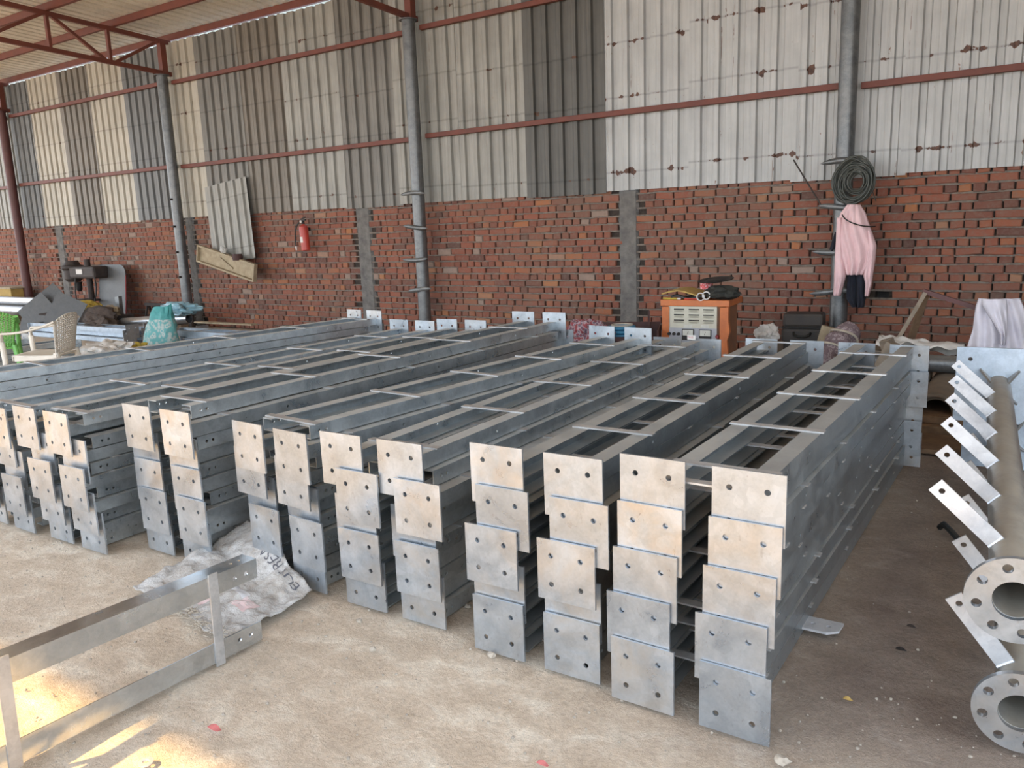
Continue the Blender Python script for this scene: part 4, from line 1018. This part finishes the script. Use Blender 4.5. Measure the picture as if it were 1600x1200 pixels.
m = MB(); m.box((p.x-.1, 7.8, .14), (1.1, .3, .28)); tag(m.build('tool_chest', 'dark_iron'), 'dark low chest behind the brown sack heap', 'box')
o = thing('iron_trestle', 'small dark iron trestle against the wall left of the grey post', 'trestle', (at(244, 485, 8.3).x, 8.3, 0))
for x in (-.26, -.08, .12, .3):
    strut('leg', (x, -.1, 0), (x*.9, 0, .42), .03, 'dark_iron', o); strut('leg', (x, .12, 0), (x*.9, .02, .42), .03, 'dark_iron', o)
strut('top_bar', (-.3, .0, .42), (.36, .0, .42), .05, 'dark_iron', o)
q = at(246, 540, 6.55)
def teal(u, v):
    a = 2*pi*u; rx = .34*(1-.42*v**1.5); ry = .2*(1-.55*v)
    n_ = .03*N3(cos(a)*2, sin(a)*2, v*3, 1.5)
    return (q.x+(rx+n_)*cos(a)+.12*v, 6.6+(ry+n_)*sin(a), .60*v+.05*cos(a)*v*v+.02*sin(3*a)*v*v)
o = thing('woven_sack', 'teal printed sack slumped behind the leftmost stack', 'sack', (0, 0, 0))
m = MB(); m.grid(lambda u, v: teal(u, v*.72), 40, 20); m.build('body', 'woven_print', o, smooth=True)
m = MB(); m.grid(lambda u, v: teal(u, .72+.28*v), 40, 8); m.build('mouth', 'teal_sack', o, smooth=True)
q2 = at(272, 494, 7.9); tag(lump('blue_film', (q2.x, 8.0, .40), (.42, .2, .10), 'blue_film', 31, rough=.5, fr=1.9), 'crumpled blue plastic film on the large shiny pipe', 'plastic film')
q2 = at(180, 552, 5.9); tag(lump('plastic_bag', (q2.x+.1, 5.75, .1), (.5, .26, .14), 'plastic_white', 33, rough=.5, fr=2, flat=.3), 'crumpled white plastic bag behind the leftmost stack', 'bag')
q2 = at(150, 566, 5.3); tag(lump('plastic_bag', (q2.x, 5.05, .09), (.48, .2, .10), 'white_sack', 35, rough=.5, fr=2, flat=.3), 'dusty cream bag on the floor beside the cream chair', 'bag')
q2 = at(213, 552, 6.1); tag(lump('green_bag', (q2.x, 6.05, .08), (.3, .18, .10), 'yellow_tarp', 37, rough=.5, fr=2, flat=.3), 'yellow green packet between the white bag and the teal sack', 'bag')
m = MB(); m.box((at(355, 502, 7.6).x, 7.55, .272), (1.3, .1, .02), .02); tag(m.build('batten', 'wood_pale'), 'thin pale wooden batten on the low stack behind the leftmost stack', 'wood strip')
# ------------------------------------------------------------------ small floor debris
def stone(px, py, s, lab, k):
    p = fl(px, py); return tag(lump('stone', (p.x, p.y, s*.45), (s, s*.8, s*.6), 'stone', k, rough=.35, flat=.4, sub=2), lab, 'stone')
stone(731, 950, .016, 'pale pebble near the fallen dust at the third stack', 1)
stone(582, 1016, .014, 'pale pebble on the open floor in front of the third stack', 2)
stone(768, 1026, .016, 'pale pebble at the foot of the second stack', 3)
stone(562, 972, .013, 'small pebble right of the woven sack', 4)
stone(1222, 1192, .022, 'pale stone at the bottom edge near the nearest stack', 6)
p = fl(228, 1191, .004); m = MB(); m.lathe([(.009, -.002), (.021, -.002), (.022, .003), (.010, .004)], n=22, closed=True)
tag(m.build('steel_washer', 'cleat_zinc', smooth=True, loc=p), 'round steel washer on the sunlit floor beside the foreground frame', 'washer')
for k, (px, py, s, mt, lab, c) in enumerate(((335, 1140, .022, 'red_label', 'small red scrap on the floor right of the foreground frame', 'scrap'), (1408, 1017, .016, 'black_metal', 'small black scrap on the aisle floor', 'scrap'), (1424, 981, .014, 'dark_iron', 'small brown scrap on the aisle floor above the black one', 'scrap'), (848, 1196, .016, 'red_label', 'reddish scrap at the bottom edge of the floor', 'scrap'), (1325, 1095, .013, 'gold_card', 'dry leaf on the aisle floor', 'leaf'))):
    p = fl(px, py); m = MB(); m.grid(lambda u, v: (p.x+s*(u-.5)*2.2, p.y+s*(v-.5)*(1-.6*abs(u-.5)), .006+.006*sin(4*u)*v), 6, 4); o = m.build('scrap' if c == 'scrap' else 'dry_leaf', mt, solid=.001); tag(o, lab, c)
m = MB(); rnd = random.Random(21)
ic = bmesh.new(); bmesh.ops.create_icosphere(ic, subdivisions=1, radius=1); iv = [v.co.copy() for v in ic.verts]; ifc = [tuple(v.index for v in f.verts) for f in ic.faces]; ic.free()
for k in range(1500):
    x = rnd.uniform(-4.6, .2); y = rnd.uniform(.7, 2.6) if k % 3 else rnd.uniform(.7, 5.2)
    s = .0022+.0045*rnd.random()**3.2
    m.add([(x+v.x*s*rnd.uniform(.7, 1.3), y+v.y*s*rnd.uniform(.7, 1.3), -.004+s*.5+v.z*s*.8) for v in iv], ifc)
o = m.build('gravel', 'stone'); tag(o, 'fine gravel scattered over the dirt floor', 'gravel', None, 'stuff')
